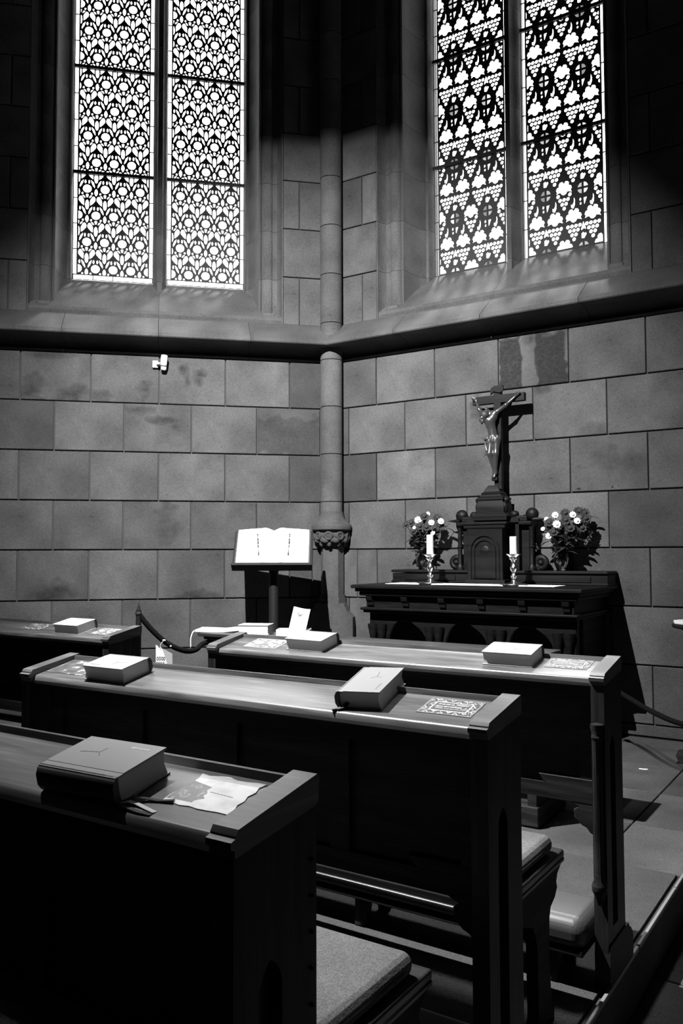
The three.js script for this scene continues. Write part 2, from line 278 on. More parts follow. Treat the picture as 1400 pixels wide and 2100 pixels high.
// vine leaves, grapes, medallions and hearts
function vineCells() {
  const out = [], cw = IW / 8, half = PH / 2, rv = seeded(5);
  const right = [[0, -0.6], [0.2, -0.98], [0.5, -0.92], [0.66, -0.6], [0.6, -0.36], [0.88, -0.2], [1, 0.15], [0.86, 0.45], [1, 0.8], [0.62, 0.6], [0.4, 0.62], [0.28, 0.9]];
  const leaf = [...right, [0, 1.05], ...right.slice(1).reverse().map(([x, y]) => [-x, y])];
  const put = (kind, pts, cx, cy, sx = 1, sy = sx) => out.push([kind, pts.map(([x, y]) => [cx + x * sx, cy + y * sy])]);
  const leafAt = (x, y) => { put('vine_leaf', leaf, x, y, 0.07, 0.06); };
  const grapes = (x, y) => { for (let r = 0; r < 4; r++) for (let k = 0; k < 4 - r; k++) put('grape', oval(0, 0, 0.0158, 0.0175, 8), x + (k - (3 - r) / 2) * 0.0345, y + (r - 1.5) * 0.038); };
  const stem = (x, y) => put('small', [[0.004, -0.05], [0.014, -0.02], [0.013, 0.02], [0, 0.05], [-0.02, 0.04], [-0.022, 0.012], [-0.008, 0.015], [0.003, -0.01]], x, y);
  for (let k = -1; k <= 7; k++) for (let j = -1; j < 3; j++) {
    const x = IX + (k + 0.96) * cw, y0 = j * half, ph = ((k % 4) + 4) % 4;
    if (ph === 0 || ph === 2) { stem(x, y0 + 0.115); leafAt(x, y0 + 0.225); grapes(x, y0 + 0.375); }
    else if (ph === 1) {
      for (const [a, b] of [[1, 1], [1, -1], [-1, 1], [-1, -1]]) put('medallion_quarter', [[a * 0.008, b * 0.008], [a * 0.046, b * 0.008], [a * 0.04, b * 0.026], [a * 0.028, b * 0.042], [a * 0.008, b * 0.05]], x, y0);
      put('small', [[0.002, -0.03], [0.03, -0.032], [0.006, 0.035]], x + (k % 8 ? 0.005 : -0.03), y0 + 0.118);
      put('small', oval(0, 0, 0.008, 0.014, 7), x - (k % 8 ? 0.022 : -0.022), y0 + 0.098); put('small', oval(0, 0, 0.008, 0.012, 7), x - (k % 8 ? 0.02 : -0.018), y0 + 0.135);
      put('spear', [[0, -0.045], [0.022, 0.018], [0.02, 0.03], [0.006, 0.018], [-0.018, 0.034], [-0.02, 0.02]], x, y0 + 0.335);
      put('spear', [[-0.02, -0.016], [-0.004, -0.026], [0.004, -0.012], [0.016, -0.02], [0.024, -0.004], [0.004, 0.03], [-0.02, 0.026]], x + 0.003, y0 + 0.41);
    } else { stem(x, y0 + 0.385); leafAt(x, y0 + 0.4825); grapes(x, y0 + 0.09); }
  }
  const order = ['vine_leaf', 'grape', 'medallion_quarter', 'spear', 'small'];
  return out.sort((a, b) => order.indexOf(a[0]) - order.indexOf(b[0]));
}
// one glazed panel: net of lead and painted glass with openings, and the panes in them
function panelOf(cells, H, bottom, tight) {
  const holes = [], yEnd = H - bottom, m = 0.004;
  const rect = (a, b, c, d) => [[a, b], [c, b], [c, d], [a, d]];
  for (const x of [0.006, LW - 0.036]) for (let k = 0; k < 4; k++) holes.push(['border_strip', rect(x, k * yEnd / 4 + 0.004, x + 0.03, (k + 1) * yEnd / 4 - 0.004)]);
  if (bottom) for (let k = 0; k < 4; k++) holes.push(['inscription_strip', rect(0.006 + k * (LW - 0.012) / 4 + 0.004, yEnd + 0.005, 0.006 + (k + 1) * (LW - 0.012) / 4 - 0.004, H - 0.006)]);
  for (const [kind, poly] of cells) {
    const cc = poly.reduce((q, a) => [q[0] + a[0] / poly.length, q[1] + a[1] / poly.length], [0, 0]);
    const p = clip(poly.map(([x, y]) => [cc[0] + (x - cc[0]) * tight, cc[1] + (y - cc[1]) * tight]), IX + m, m + 0.012, LW - IX - m, yEnd - m - (bottom ? 0 : 0.012));
    if (p.length < 3 || area(p) < 0.00008) continue;
    if (holes.some(([, q]) => Math.abs(q[0][0] - p[0][0]) < 0.2 && (p.some((a) => inside(a, q)) || q.some((a) => inside(a, p))))) continue;
    holes.push([kind, p]);
  }
  const flip = (p) => p.map(([x, y]) => [x, -y]);
  const sheet = shapeOf([[0, 0], [LW, 0], [LW, -H], [0, -H]]);
  sheet.holes = holes.map(([, p]) => new THREE.Path(flip(p).map(([x, y]) => new THREE.Vector2(x, y))));
  const net = plain(new THREE.ExtrudeGeometry(sheet, { depth: 0.008, bevelEnabled: false }));
  const panes = holes.map(([kind, p]) => { const c = p.reduce((s, a) => [s[0] + a[0] / p.length, s[1] + a[1] / p.length], [0, 0]); return [kind, plain(new THREE.ShapeGeometry(shapeOf(flip(p.map(([x, y]) => [c[0] + (x - c[0]) * 1.05, c[1] + (y - c[1]) * 1.03]))))).translate(0, 0, 0.004)]; });
  return { net, panes };
}
const flowerPanels = [panelOf(flowerCells(), PH, 0, 0.93), panelOf(flowerCells(), PH, 0.05, 0.93)];
const vinePanels = [panelOf(vineCells(), PH, 0, 0.99), panelOf(vineCells(), PH, 0, 0.99)];
const paneNames = { roundel: 'roundel_pane', stem_piece: 'stem_pane', almond: 'almond_pane', petal: 'petal_pane', leaf: 'leaf_pane', vine_leaf: 'vine_leaf_pane', medallion_quarter: 'medallion_pane', spear: 'heart_pane', border_strip: 'border_pane', inscription_strip: 'inscription_pane' };
function glaze(name, b, panels, lead, kinds) {
  const g = struct(name); g.position.set(b.at[0], 0, b.at[1]); g.rotation.y = b.turn;
  const lights = [0.784, 1.652], rowsY = [3.94, 4.97, 6.0, 7.03].map((y) => y - 0.005);
  lights.forEach((x, li) => rowsY.forEach((y, row) => {
    const t = panels[row ? 0 : 1], net = obj('glass_panel', t.net, lead, g); net.position.set(x, y + PH, -0.559);
    const rest = [], dim = []; let med = 0;
    for (const [kind, geo] of t.panes) {
      if (kind === 'medallion_quarter') { const q = Math.floor(med++ / 4); const mm = M.paneGrey[(q * 2 + li + row) % 3]; if (row < 3) obj('medallion_pane', geo, mm, net); else dim.push(geo); continue; }
      if (row < 3 && kinds.includes(kind)) obj(paneNames[kind], geo, M.pane, net); else rest.push(geo);
    }
    obj('small_panes', merge(rest), M.pane, net).userData.kind = 'stuff';
    if (dim.length) obj('dim_panes', merge(dim), M.paneGrey[1], net).userData.kind = 'stuff';
    if (row) obj('saddle_bar', jambGeo['bar'] ??= merge(box(LW + 0.03, 0.03, 0.024, LW / 2, 0, 0.018), ...[0.12, 0.37, 0.62].map((u) => box(0.016, 0.05, 0.02, u, 0, 0.016))), M.iron, g).position.set(x, y, -0.559);
    else if (panels === flowerPanels) {
      const ri = seeded(31 + li), marks = [];
      for (let u = 0.03; u < LW - 0.04; u += rr(0.012, 0.026)) marks.push(box(0.0035, ri() < 0.3 ? 0.012 : 0.02, 0.003, u, -PH + 0.02 + ri() * 0.006, 0.008));
      obj('inscription_strokes', merge(marks), M.lead, net);
    }
  }));
  return g;
}
glaze('window_1', bays[0], flowerPanels, M.lead, ['roundel', 'stem_piece', 'border_strip']);
const w2 = glaze('window_2', bays[1], vinePanels, M.leadVine, ['vine_leaf', 'spear']);
const w3 = w2.clone(); w3.name = 'window_3'; w3.position.set(bays[2].at[0], 0, bays[2].at[1]); w3.rotation.y = bays[2].turn; scene.add(w3);

// ---------- corner shafts with corbel and pier ----------
function cornerShaft(name, x, z, turn) {
  const t = struct(name); t.position.set(x, 0, z); t.rotation.y = turn;
  const cuts = [1.72, 1.815, 2.247, 2.68, 3.11, 3.45, 3.9, 4.354, 4.81, 5.265, 5.72, 6.175, 6.63, 7.085, 7.54, 8.0, 8.55];
  for (let i = 0; i + 1 < cuts.length; i++) { const h = cuts[i + 1] - cuts[i]; obj('shaft_drum', uvm(toCreasedNormals(new THREE.CylinderGeometry(0.1, 0.1, h - 0.007, 28, 1), 0.5).translate(0, (cuts[i] + cuts[i + 1]) / 2, 0), i * 0.3, i * 0.2), tones[[4, 4, 3, 4, 4, 3, 2, 3, 3, 2][i % 10]], t); }
  obj('corbel_bell', uvm(lathe([[0, 1.725], [0.105, 1.725], [0.108, 1.70], [0.118, 1.66], [0.15, 1.625], [0.178, 1.61], [0.186, 1.59], [0.182, 1.562], [0.165, 1.552], [0, 1.55]], 24)), M.dressedDark, t);
  const leaves = []; for (let k = -2; k <= 2; k++) { const a = k * 0.7, q = (g) => g.rotateY(a); leaves.push(q(ball(0.075, 0, 1.51, 0.105, 1, 0.62, 0.75)), q(ball(0.034, -0.03, 1.463, 0.135, 1.1, 0.8, 0.8)), q(ball(0.03, 0.035, 1.47, 0.132, 1, 0.9, 0.8)), q(ball(0.022, 0, 1.44, 0.12, 1, 1.5, 0.8)), q(mv(new THREE.TorusGeometry(0.03, 0.012, 6, 12), 0, 1.505, 0.155))); }
  obj('carved_leaves', uvm(merge(leaves, lathe([[0, 1.56], [0.15, 1.555], [0.135, 1.48], [0.1, 1.42], [0, 1.4]], 16))), stoneMat(0.075), t);
  obj('pier', uvm(prismY([[-0.105, -0.15], [-0.105, -0.02], [-0.07, 0.06], [0.07, 0.06], [0.105, -0.02], [0.105, -0.15]], 0.95, 1.46, 0.2)), M.dressed, t);
  obj('pier_base', uvm(merge(prismY([[-0.125, -0.16], [-0.125, -0.01], [-0.08, 0.085], [0.08, 0.085], [0.125, -0.01], [0.125, -0.16]], 0.9, 0.945, 0.2), prismY([[-0.115, -0.16], [-0.115, -0.015], [-0.075, 0.07], [0.075, 0.07], [0.115, -0.015], [0.115, -0.16]], 0.945, 0.97, 0.2))), M.dressedDark, t);
  obj('plinth', uvm(new THREE.ExtrudeGeometry(shapeOf([[-0.21, 0], [0.21, 0], [0.21, 0.78], [0.16, 0.83], [0.13, 0.9], [-0.13, 0.9], [-0.16, 0.83], [-0.21, 0.78]]), { depth: 0.3, bevelEnabled: false }).translate(0, 0, -0.19)), stoneMat(0.09), t);
}
cornerShaft('trim_1', CX + 0.10 * Math.sin(D45 / 2), WZ + 0.10 * Math.cos(D45 / 2), D45 / 2);
cornerShaft('trim_2', CX + 3.5 - 0.10 * Math.sin(D45 / 2), WZ + 0.10 * Math.cos(D45 / 2), -D45 / 2);

// ---------- the rest of the chapel shell ----------
const XL = CX - BAY * Math.SQRT1_2, ZL = WZ + BAY * Math.SQRT1_2, XR = CX + 3.5 + BAY * Math.SQRT1_2, ZB = 5.5;
const shell = (name, geo, mat) => { const m = obj(name, uvm(geo), mat); m.userData.kind = 'structure'; return m; };
shell('wall_side_left', box(0.4, 9, ZB - ZL + 0.6, XL - 0.2, 4.3, (ZB + ZL) / 2), M.plaster);
shell('wall_side_right', box(0.4, 9, ZB - ZL + 0.6, XR + 0.2, 4.3, (ZB + ZL) / 2), M.plaster);
shell('wall_front', box(XR - XL + 0.8, 9, 0.4, (XL + XR) / 2, 4.3, ZB + 0.2), M.plaster);
shell('ceiling', box(XR - XL + 2.4, 0.3, ZB - WZ + 2.4, (XL + XR) / 2, 8.72, (ZB + WZ) / 2), M.plaster);
const floor = struct('floor');
obj('aisle_bed', box(XR - XL + 2, 0.2, ZB - WZ + 2, (XL + XR) / 2, -0.31, (ZB + WZ) / 2), M.mortar, floor);
const XE = -0.762;
obj('platform', uvm(box(XE - XL + 0.6, 0.185, 9, (XE + XL - 0.6) / 2, -0.1055, -2.9)), M.slabDark, floor);
const slabGeo = [0, 1, 2, 3].map((k) => uvm(stoneBlock(0.592, 0.592, 0.03, 0.003).rotateX(-Math.PI / 2), k * 0.37, k * 0.23));
for (let i = 0; i < 10; i++) for (let j = 0; j < 5; j++) {
  const x = -1.12 - 0.6 * i + 0.3, z = -4.05 - 0.6 * j; if (z - 0.3 < -6.45) continue;
  const far = x < -4.28 ? (-4.28 - x) : 0; if (z < WZ + far) continue;
  obj('paving_slab', slabGeo[(i * 3 + j) % 4], [M.slab, M.slabDark, M.slab][(i + j * 2) % 3], floor).position.set(x, 0, z);
}
for (let i = 0; i < 4; i++) for (let j = 0; j < 17; j++) obj('aisle_slab', slabGeo[(i + j * 3) % 4], [M.slab, M.slabDark][(i * 2 + j) % 2], floor).position.set(XE + 0.3 + i * 0.6, -0.18, -6.5 + j * 0.6);
const nosing = uvm(box(0.012, 0.016, 0.585, 0, -0.004, 0, 0.003));
for (let k = 0; k < 11; k++) obj('step_nosing', nosing, M.nosing, floor).position.set(XE - 0.004, 0, -5.7 + k * 0.597);
tag(obj("carpet", uvm(box(XE - 0.03 - XL, 0.008, 5.4, (XE - 0.03 + XL) / 2, -0.0045, -3.905 + 2.7)), M.carpet), 'dark carpet covering the platform beneath the pews', 'carpet');

// ---------- pews ----------
// the sloping book rest: its surface starts at (y 0.985, z +0.02) behind the ledge and falls towards the sitter
const restAt = (zf, along, h = 0) => { const n = Math.hypot(1, 0.219); return [0.985 - 0.219 * along / n + h / n, zf + 0.02 + along / n + 0.219 * h / n]; };
const TILT = Math.atan(0.219);
const lancet = (w, h, x = 0, y = 0) => { const p = [[x - w / 2, y], [x + w / 2, y], [x + w / 2, y + h - w]]; for (let k = 1; k < 5; k++) { const a = k / 5 * Math.PI / 3; p.push([x - w / 2 + w * Math.cos(a), y + h - w + w * Math.sin(a)]); } p.push([x, y + h - w + w * 0.866]); for (let k = 4; k > 0; k--) { const a = k / 5 * Math.PI / 3; p.push([x + w / 2 - w * Math.cos(a), y + h - w + w * Math.sin(a)]); } p.push([x - w / 2, y + h - w]); return p; };
const capProfile = [[-0.003, 0.96], [-0.006, 0.999], [0, 1.003], [0.19, 0.968], [0.196, 0.96], [0.196, 0.957], [0.206, 0.954], [0.206, 0.944], [0.198, 0.941], [0.198, 0.93], [0.004, 0.955]];
const restProfile = [[0.012, 0.96], [0.008, 0.994], [0.012, 0.998], [0.021, 0.998], [0.024, 0.984], [0.03, 0.9828], [0.176, 0.951], [0.1795, 0.9497], [0.184, 0.945], [0.187, 0.934], [0.182, 0.924], [0.17, 0.92], [0.155, 0.923], [0.03, 0.95]];
// end board outline (z from the far top edge, y)
const boardOutline = [[0, 0], [0, 0.96], [0.198, 0.93], [0.198, 0]];
const footOutline = [[-0.075, 0], [-0.075, 0.07], [-0.05, 0.1], [-0.03, 0.11], [-0.02, 0.125], [0.195, 0.125], [0.1985, 0.1], [0.1985, 0]];
const boardInner = uvm(prismX(boardOutline, 0, 0.022), 0.1, 0.2, true);
const boardOuterShape = shapeOf(boardOutline.map(([z, y]) => [-z, y])); boardOuterShape.holes = [new THREE.Path(lancet(0.055, 0.6, -0.115, 0.17).map(([x, y]) => new THREE.Vector2(x, y)))];
const boardOuter = uvm(new THREE.ExtrudeGeometry(boardOuterShape, { depth: 0.02, bevelEnabled: false }).rotateY(Math.PI / 2).translate(0.022, 0, 0), 0.1, 0.2, true);
const footGeo = uvm(prismX(footOutline, -0.001, 0.047), 0.3, 0.1);
const colonnette = lathe([[0, 0.25], [0.008, 0.255], [0.016, 0.28], [0.024, 0.3], [0.024, 0.315], [0.017, 0.33], [0.015, 0.35], [0.015, 0.76], [0.019, 0.77], [0.016, 0.78], [0.021, 0.8], [0.021, 0.81], [0, 0.815]], 12);
const bracketGeo = toCreasedNormals(new THREE.ExtrudeGeometry(shapeOf([[0, 0.06], [0, -0.075], [-0.012, -0.085], [-0.024, -0.078], [-0.032, -0.066], [-0.045, -0.06], [-0.06, -0.045], [-0.062, -0.025], [-0.05, -0.012], [-0.066, -0.006], [-0.085, 0.006], [-0.1, 0.016], [-0.12, 0.02], [-0.128, 0.036], [-0.14, 0.044], [-0.15, 0.06]]), { depth: 0.026, bevelEnabled: true, bevelThickness: 0.004, bevelSize: 0.003, bevelSegments: 1 }).scale(1.35, 1.2, 1), 0.4);
const seatSide = toCreasedNormals(new THREE.ExtrudeGeometry(shapeOf([[0.02, 0.435], [0.555, 0.435], [0.548, 0.415], [0.515, 0.396], [0.503, 0.375], [0.51, 0.357], [0.49, 0.335], [0.452, 0.319], [0.44, 0.29], [0.433, 0.188], [0.45, 0.05], [0.47, 0.03], [0.47, 0], [0.335, 0], [0.335, 0.03], [0.345, 0.05], [0.34, 0.25], [0.31, 0.31], [0.22, 0.345], [0.02, 0.36]]), { depth: 0.034, bevelEnabled: false }).rotateY(Math.PI / 2), 0.3);
function makePew(label, zf, xR, xL, seat, tilted = 0) {
  const t = thing('pew', label, 'pew', [xR, 0, zf]), L = xR - xL;
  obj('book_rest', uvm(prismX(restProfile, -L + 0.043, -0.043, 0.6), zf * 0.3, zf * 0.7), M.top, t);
  const panelZ = 0.1;
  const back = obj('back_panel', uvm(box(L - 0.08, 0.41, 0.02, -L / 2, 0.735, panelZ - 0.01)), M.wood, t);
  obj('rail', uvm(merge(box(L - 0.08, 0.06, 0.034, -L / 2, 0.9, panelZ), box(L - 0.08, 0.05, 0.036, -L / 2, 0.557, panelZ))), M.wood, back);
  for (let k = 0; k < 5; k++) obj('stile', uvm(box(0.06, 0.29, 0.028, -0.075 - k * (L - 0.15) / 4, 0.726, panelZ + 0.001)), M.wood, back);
  for (const side of [1, -1]) {
    const g = side > 0 ? [boardInner, boardOuter] : [boardInner.clone().scale(-1, 1, 1), boardOuter.clone().scale(-1, 1, 1)].map((q) => { const p = q.attributes.position; for (const at of Object.values(q.attributes)) { const n = at.itemSize, a = at.array; for (let i = 0; i < p.count; i += 3) for (let k = 0; k < n; k++) { const s = a[(i + 1) * n + k]; a[(i + 1) * n + k] = a[(i + 2) * n + k]; a[(i + 2) * n + k] = s; } } return q; });
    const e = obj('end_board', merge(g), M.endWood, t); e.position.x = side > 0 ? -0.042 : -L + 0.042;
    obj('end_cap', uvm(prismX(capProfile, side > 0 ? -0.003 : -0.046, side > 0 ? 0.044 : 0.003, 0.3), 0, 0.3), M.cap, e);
    if (!seat) obj('colonnette', colonnette, M.wood, e).position.set(side * 0.021, 0, 0.208);
    obj('foot', footGeo, M.wood, e).position.x = side > 0 ? 0 : -0.046;
    const b = obj('bracket', bracketGeo, M.wood, t); b.position.set(side > 0 ? -0.042 : -L + 0.042, 0.535, panelZ + (side > 0 ? -0.013 : 0.013)); if (side < 0) b.rotation.y = Math.PI;
  }
  if (seat) {
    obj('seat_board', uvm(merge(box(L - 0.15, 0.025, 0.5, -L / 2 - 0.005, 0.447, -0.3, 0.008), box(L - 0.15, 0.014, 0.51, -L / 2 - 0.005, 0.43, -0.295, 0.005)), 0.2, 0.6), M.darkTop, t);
    for (const x of [-0.125, -L + 0.09]) obj('seat_support', seatSide, M.wood, t).position.set(x, 0, 0);
  }
  return t;
}
const X0 = -0.768;
const Z1 = -1.096, Z2 = -1.962, Z3 = -2.87;
const pew1 = makePew('dark wooden pew nearest the camera, with a torn card and a grey book', Z1, X0, -2.75, true);
const pew2 = makePew('dark wooden pew in the middle row, with two books on its polished rest', Z2, X0, -2.43, true);
const pew3 = makePew('foremost dark wooden pew front facing the altar, without a seat, two books on its rest', Z3, X0, -2.43, false);
makePew('dark wooden pew across the aisle at the left edge, with one book on it', Z3, -3.045, -5.4, true);
for (let k = 0; k < 13; k++) obj('nail_head', ball(0.0035, 0, 0, 0, 1, 1, 1, 6, 4), M.black, pew1, 'black nail head').position.set(0.002, 0.875 - k * 0.055, 0.014);
// cushions on the seats
const cushionGeo = (L, D) => { const g = new RoundedBoxGeometry(L, 0.05, D, 5, 0.024), p = g.attributes.position; for (let i = 0; i < p.count; i++) { const x = p.getX(i) / L, z = p.getZ(i) / D; if (p.getY(i) > 0) p.setY(i, p.getY(i) + 0.012 * (1 - 16 * x ** 4) * (1 - 4 * z * z) + 0.004 * Math.sin(x * 37) * Math.cos(z * 9)); } g.computeVertexNormals(); return uvm(toCreasedNormals(g, 1.2)); };
function cushion(label, zf, xL) {
  const L = X0 - 0.095 - xL, t = thing('seat_cushion', label, 'cushion', [X0 - 0.095 - L / 2, 0.4605, zf - 0.285]);
  obj('pad', cushionGeo(L, 0.43).translate(0, 0.026, 0), M.cushion, t);
  const hx = L / 2 - 0.016, hz = 0.2, ring = []; for (const [sx, sz] of [[1, 1], [-1, 1], [-1, -1], [1, -1]]) for (let k = 0; k < 4; k++) { const a = Math.atan2(sz, sx) + (k / 3 - 0.5) * Math.PI / 2; ring.push(new THREE.Vector3(sx * (hx - 0.02) + 0.034 * Math.cos(a), 0.026, sz * (hz - 0.02) + 0.034 * Math.sin(a))); }
  obj('piping', new THREE.TubeGeometry(new THREE.CatmullRomCurve3(ring, true, 'catmullrom', 0.1), 90, 0.0045, 6, true), M.piping, t);
}
cushion('worn pale fabric seat cushion on the nearest pew, at the bottom of the picture', Z1, -2.6);
cushion('worn pale fabric seat cushion on the middle pew, mostly hidden by its end board', Z2, -2.3);
// padded kneelers
const kneelerPad = (L) => { const g = new RoundedBoxGeometry(L, 0.095, 0.25, 7, 0.045), p = g.attributes.position; for (let i = 0; i < p.count; i++) if (p.getY(i) > 0) p.setY(i, p.getY(i) + 0.006 * (1 - (2 * p.getZ(i) / 0.25) ** 2)); g.computeVertexNormals(); return toCreasedNormals(g, 1.2); };
function kneeler(label, zf, xL) {
  const xr = X0 - 0.052, L = xr - xL, t = thing('kneeler', label, 'kneeler', [xr - L / 2, 0, zf + 0.142]);
  obj('pad', kneelerPad(L).translate(0, 0.16, 0), M.leather, t);
  obj('frame', uvm(box(L - 0.02, 0.022, 0.235, 0, 0.111, 0, 0.004)), M.wood, t);
  for (const u of [-L / 2 + 0.12, -0.06, L / 2 - 0.12]) for (const s of [-1, 1]) { const l = obj('leg', uvm(new THREE.CylinderGeometry(0.034, 0.026, 0.107, 4, 1).rotateY(Math.PI / 4).scale(1, 1, 1.1)), M.wood, t); l.position.set(u + s * 0.0, 0.053, s * 0.075); l.rotation.x = s * -0.16; }
}
kneeler('black leather padded kneeler in front of the middle pew seat, by the foremost pew end', Z3, -2.36);
kneeler('black leather padded kneeler hidden in the dark behind the middle pew', Z2, -2.36);

// ---------- books and cards on the rests ----------
const BW = 0.182, BD = 0.122, BH = 0.046;
function makeBook(label, [x, along, zf], turn, opts = {}) {
  const o = thing('hymn_book', label, 'book', [0, 0, 0], 0, opts.group);
  const [y, z] = restAt(zf, along, 0.0005);
  o.position.set(x, y, z); o.rotation.set(TILT, turn, 0, 'XYZ');
  // spine towards the reader: +z; pages inside, boards overhang by 3 mm
  obj('page_block', merge(prismX([[-BD / 2 + 0.003, 0.003], [-BD / 2 + 0.008, BH / 2], [-BD / 2 + 0.003, BH - 0.003], [BD / 2 - 0.006, BH - 0.003], [BD / 2 - 0.003, BH / 2], [BD / 2 - 0.006, 0.003]], -BW / 2 + 0.004, BW / 2 - 0.004)), opts.pages ?? M.pages, o);
  const board = (yy) => box(BW, 0.003, BD - 0.004, 0, yy, -0.002, 0.001);
  obj('front_cover', merge(board(BH - 0.0015), box(BW, 0.0012, BD - 0.022, 0, BH + 0.0002, -0.011, 0.0004)), opts.cover ?? M.cover, o);
  obj('back_cover', board(0.0015), opts.cover ?? M.cover, o);
  obj('spine', prismX([[BD / 2 - 0.006, 0], [BD / 2 - 0.001, 0.004], [BD / 2 + 0.004, BH * 0.3], [BD / 2 + 0.004, BH * 0.7], [BD / 2 - 0.001, BH - 0.004], [BD / 2 - 0.006, BH], [BD / 2 - 0.01, BH], [BD / 2 - 0.008, BH / 2], [BD / 2 - 0.01, 0]], -BW / 2, BW / 2, 0.9), M.spine, o);
  // a three-armed curved line embossed on the cover
  const e = [[[0.016, 0], [-0.002, -0.002], [-0.006, -0.018]], [[-0.002, -0.002], [-0.012, 0.008], [-0.014, 0.012]], [[0.002, -0.0015], [0.03, 0.004], [0.036, 0.006]]].map((l) => tube(l.map(([a, b]) => [-a - 0.02, BH + 0.0007, b - 0.01]), 0.0008, 8, 4).scale(1, 1, 1));
  obj('cover_mark', merge(e), M.embossed, o);
  const rt = seeded(Math.round(Math.abs(x * 1000))), title = []; for (let k = 0; k < 9; k++) title.push(box(0.0035, 0.0006, 0.004 + 0.002 * rt(), 0.03 + k * 0.0048, BH + 0.0009, -0.042));
  obj('cover_lettering', merge(title), opts.title ? M.ribbonLight : opts.cover ?? M.cover, o);
  if (opts.ribbon) obj('marker_ribbon', merge(...opts.ribbon.map((pts) => tube(pts, 0.004, 10, 4))), M.ribbon, o, 'black marker ribbon');
  return o;
}
makeBook('thick grey closed book lying on the nearest pew, black spine towards the camera', [-1.12, 0.098, Z1], 0.03, { title: true });
const tails = thing('marker_ribbon', 'black and white marker ribbons spilling from the book on the nearest pew', 'ribbon', [0, 0, 0]);
{ const strip = (pts, m, n) => { const P3 = pts.map(([x, a, h]) => { const [y, z] = restAt(Z1, a, h); return [x, y, z]; }); const g = []; for (let i = 0; i + 1 < P3.length; i++) { const [a, b] = [P3[i], P3[i + 1]], l = Math.hypot(b[0] - a[0], b[2] - a[2], b[1] - a[1]); g.push(box(l + 0.002, 0.0012, 0.009).rotateZ(Math.asin((b[1] - a[1]) / l)).rotateY(-Math.atan2(b[2] - a[2], b[0] - a[0])).translate((a[0] + b[0]) / 2, (a[1] + b[1]) / 2, (a[2] + b[2]) / 2)); } obj(n, merge(g), m, tails); };
  strip([[-1.035, 0.15, 0.004], [-1.015, 0.142, 0.006], [-1.0, 0.14, 0.003], [-0.985, 0.142, 0.0015], [-0.955, 0.148, 0.001]], M.ribbonLight, 'pale_ribbon');
  strip([[-1.035, 0.148, 0.003], [-1.015, 0.132, 0.009], [-0.995, 0.122, 0.004], [-0.975, 0.118, 0.002], [-0.95, 0.112, 0.004]], M.ribbon, 'black_ribbon');
  strip([[-1.035, 0.152, 0.002], [-1.01, 0.155, 0.004], [-0.98, 0.157, 0.002], [-0.955, 0.156, 0.001]], M.ribbon, 'black_ribbon'); }
makeBook('grey closed book at the left end of the middle pew rest', [-2.062, 0.094, Z2], Math.PI, {});
makeBook('thick grey book set endways at the right of the middle pew rest', [-1.148, 0.047, Z2], -Math.PI / 2 + 0.15, { ribbon: [[[0.086, 0.014, 0.03], [0.098, 0.006, 0.036], [0.108, 0.003, 0.052]], [[0.086, 0.014, 0.032], [0.1, 0.004, 0.048], [0.112, 0.003, 0.066]]] });
makeBook('grey closed book at the left end of the foremost pew rest', [-1.972, 0.06, Z3], Math.PI - 0.03, {});
makeBook('grey closed book at the right end of the foremost pew rest', [-1.115, 0.058, Z3], Math.PI, {});
makeBook('white closed book on the pew across the aisle at the left', [-3.405, 0.075, Z3], Math.PI, { cover: M.coverPale });
// printed cards fixed to the rests: ornamental border round a panel with illegible lines
function cardTex(fn, w = 256, h = 176) { return texture(w, h, fn); }
const nD = noise2(77);
const ornate = (ground, ink, light, worn) => (u, v) => {
  const du = Math.min(u, 1 - u), dv = Math.min(v, 1 - v) * 0.7, d = Math.min(du, dv), w = nD(u * 40, v * 30, 64), f = nD(u * 9, v * 7, 64);
  let c = ground;
  if (d > 0.035 && d < 0.15) { c = ink * (0.7 + 0.6 * w); const along = dv < du ? u * 7.3 : v * 3.4, q = along + (d - 0.09) * (along % 2 > 1 ? 6 : -6); if (Math.abs(q % 1) < 0.16 || w > 0.86) c = light; }
  if (d >= 0.15 && d < 0.175) c = light; if (d >= 0.175) c = ink * (0.8 + 0.4 * w);
  if (d > 0.22 && Math.abs(((v * 7) % 1) - 0.5) < 0.16 && v > 0.36 && v < 0.66 && nD(u * 70, Math.floor(v * 7), 128) > 0.25) c = light;
  return f + 0.35 * w > 1.25 - worn ? ground : c;
};
const cardKinds = {
  crisp: S({ map: cardTex(ornate(0.45, 0.2, 0.85, 0.32)), roughness: 0.5 }),
  faint: S({ map: cardTex(ornate(0.62, 0.3, 0.66, 0.5)), roughness: 0.5 }),
  patchy: S({ map: cardTex(ornate(0.38, 0.16, 0.9, 0.55)), roughness: 0.45 }),
  darkCard: S({ map: cardTex((u, v) => { const w = nD(u * 30, v * 22, 64), f = nD(u * 8 + 3, v * 6, 64); return f * 0.6 + w * 0.4 > 0.74 ? 0.7 : 0.12 + 0.25 * f; }), roughness: 0.5 }),
  torn: P({ clearcoat: 1, clearcoatRoughness: 0.25, map: cardTex((u, v) => { const w = nD(u * 34, v * 24, 64), f = fbm(u * 0.7, v * 0.7, 5, 4); let c = 0.78 + 0.4 * f; if (u < 0.42 + 0.3 * (f - 0.5) && v > 0.12 && v < 0.75 - u * 0.3) c = 0.1 + 0.4 * w * (nD(u * 14, v * 12, 64) > 0.6 ? 1.6 : 0.3); if (Math.abs(u - 0.62) < 0.18 && Math.abs(v - 0.48 + (u - 0.6) * 0.1) < 0.012) c = 0.25; if (v > 0.86) c *= 0.75; return c; }), roughness: 0.4 }),
};
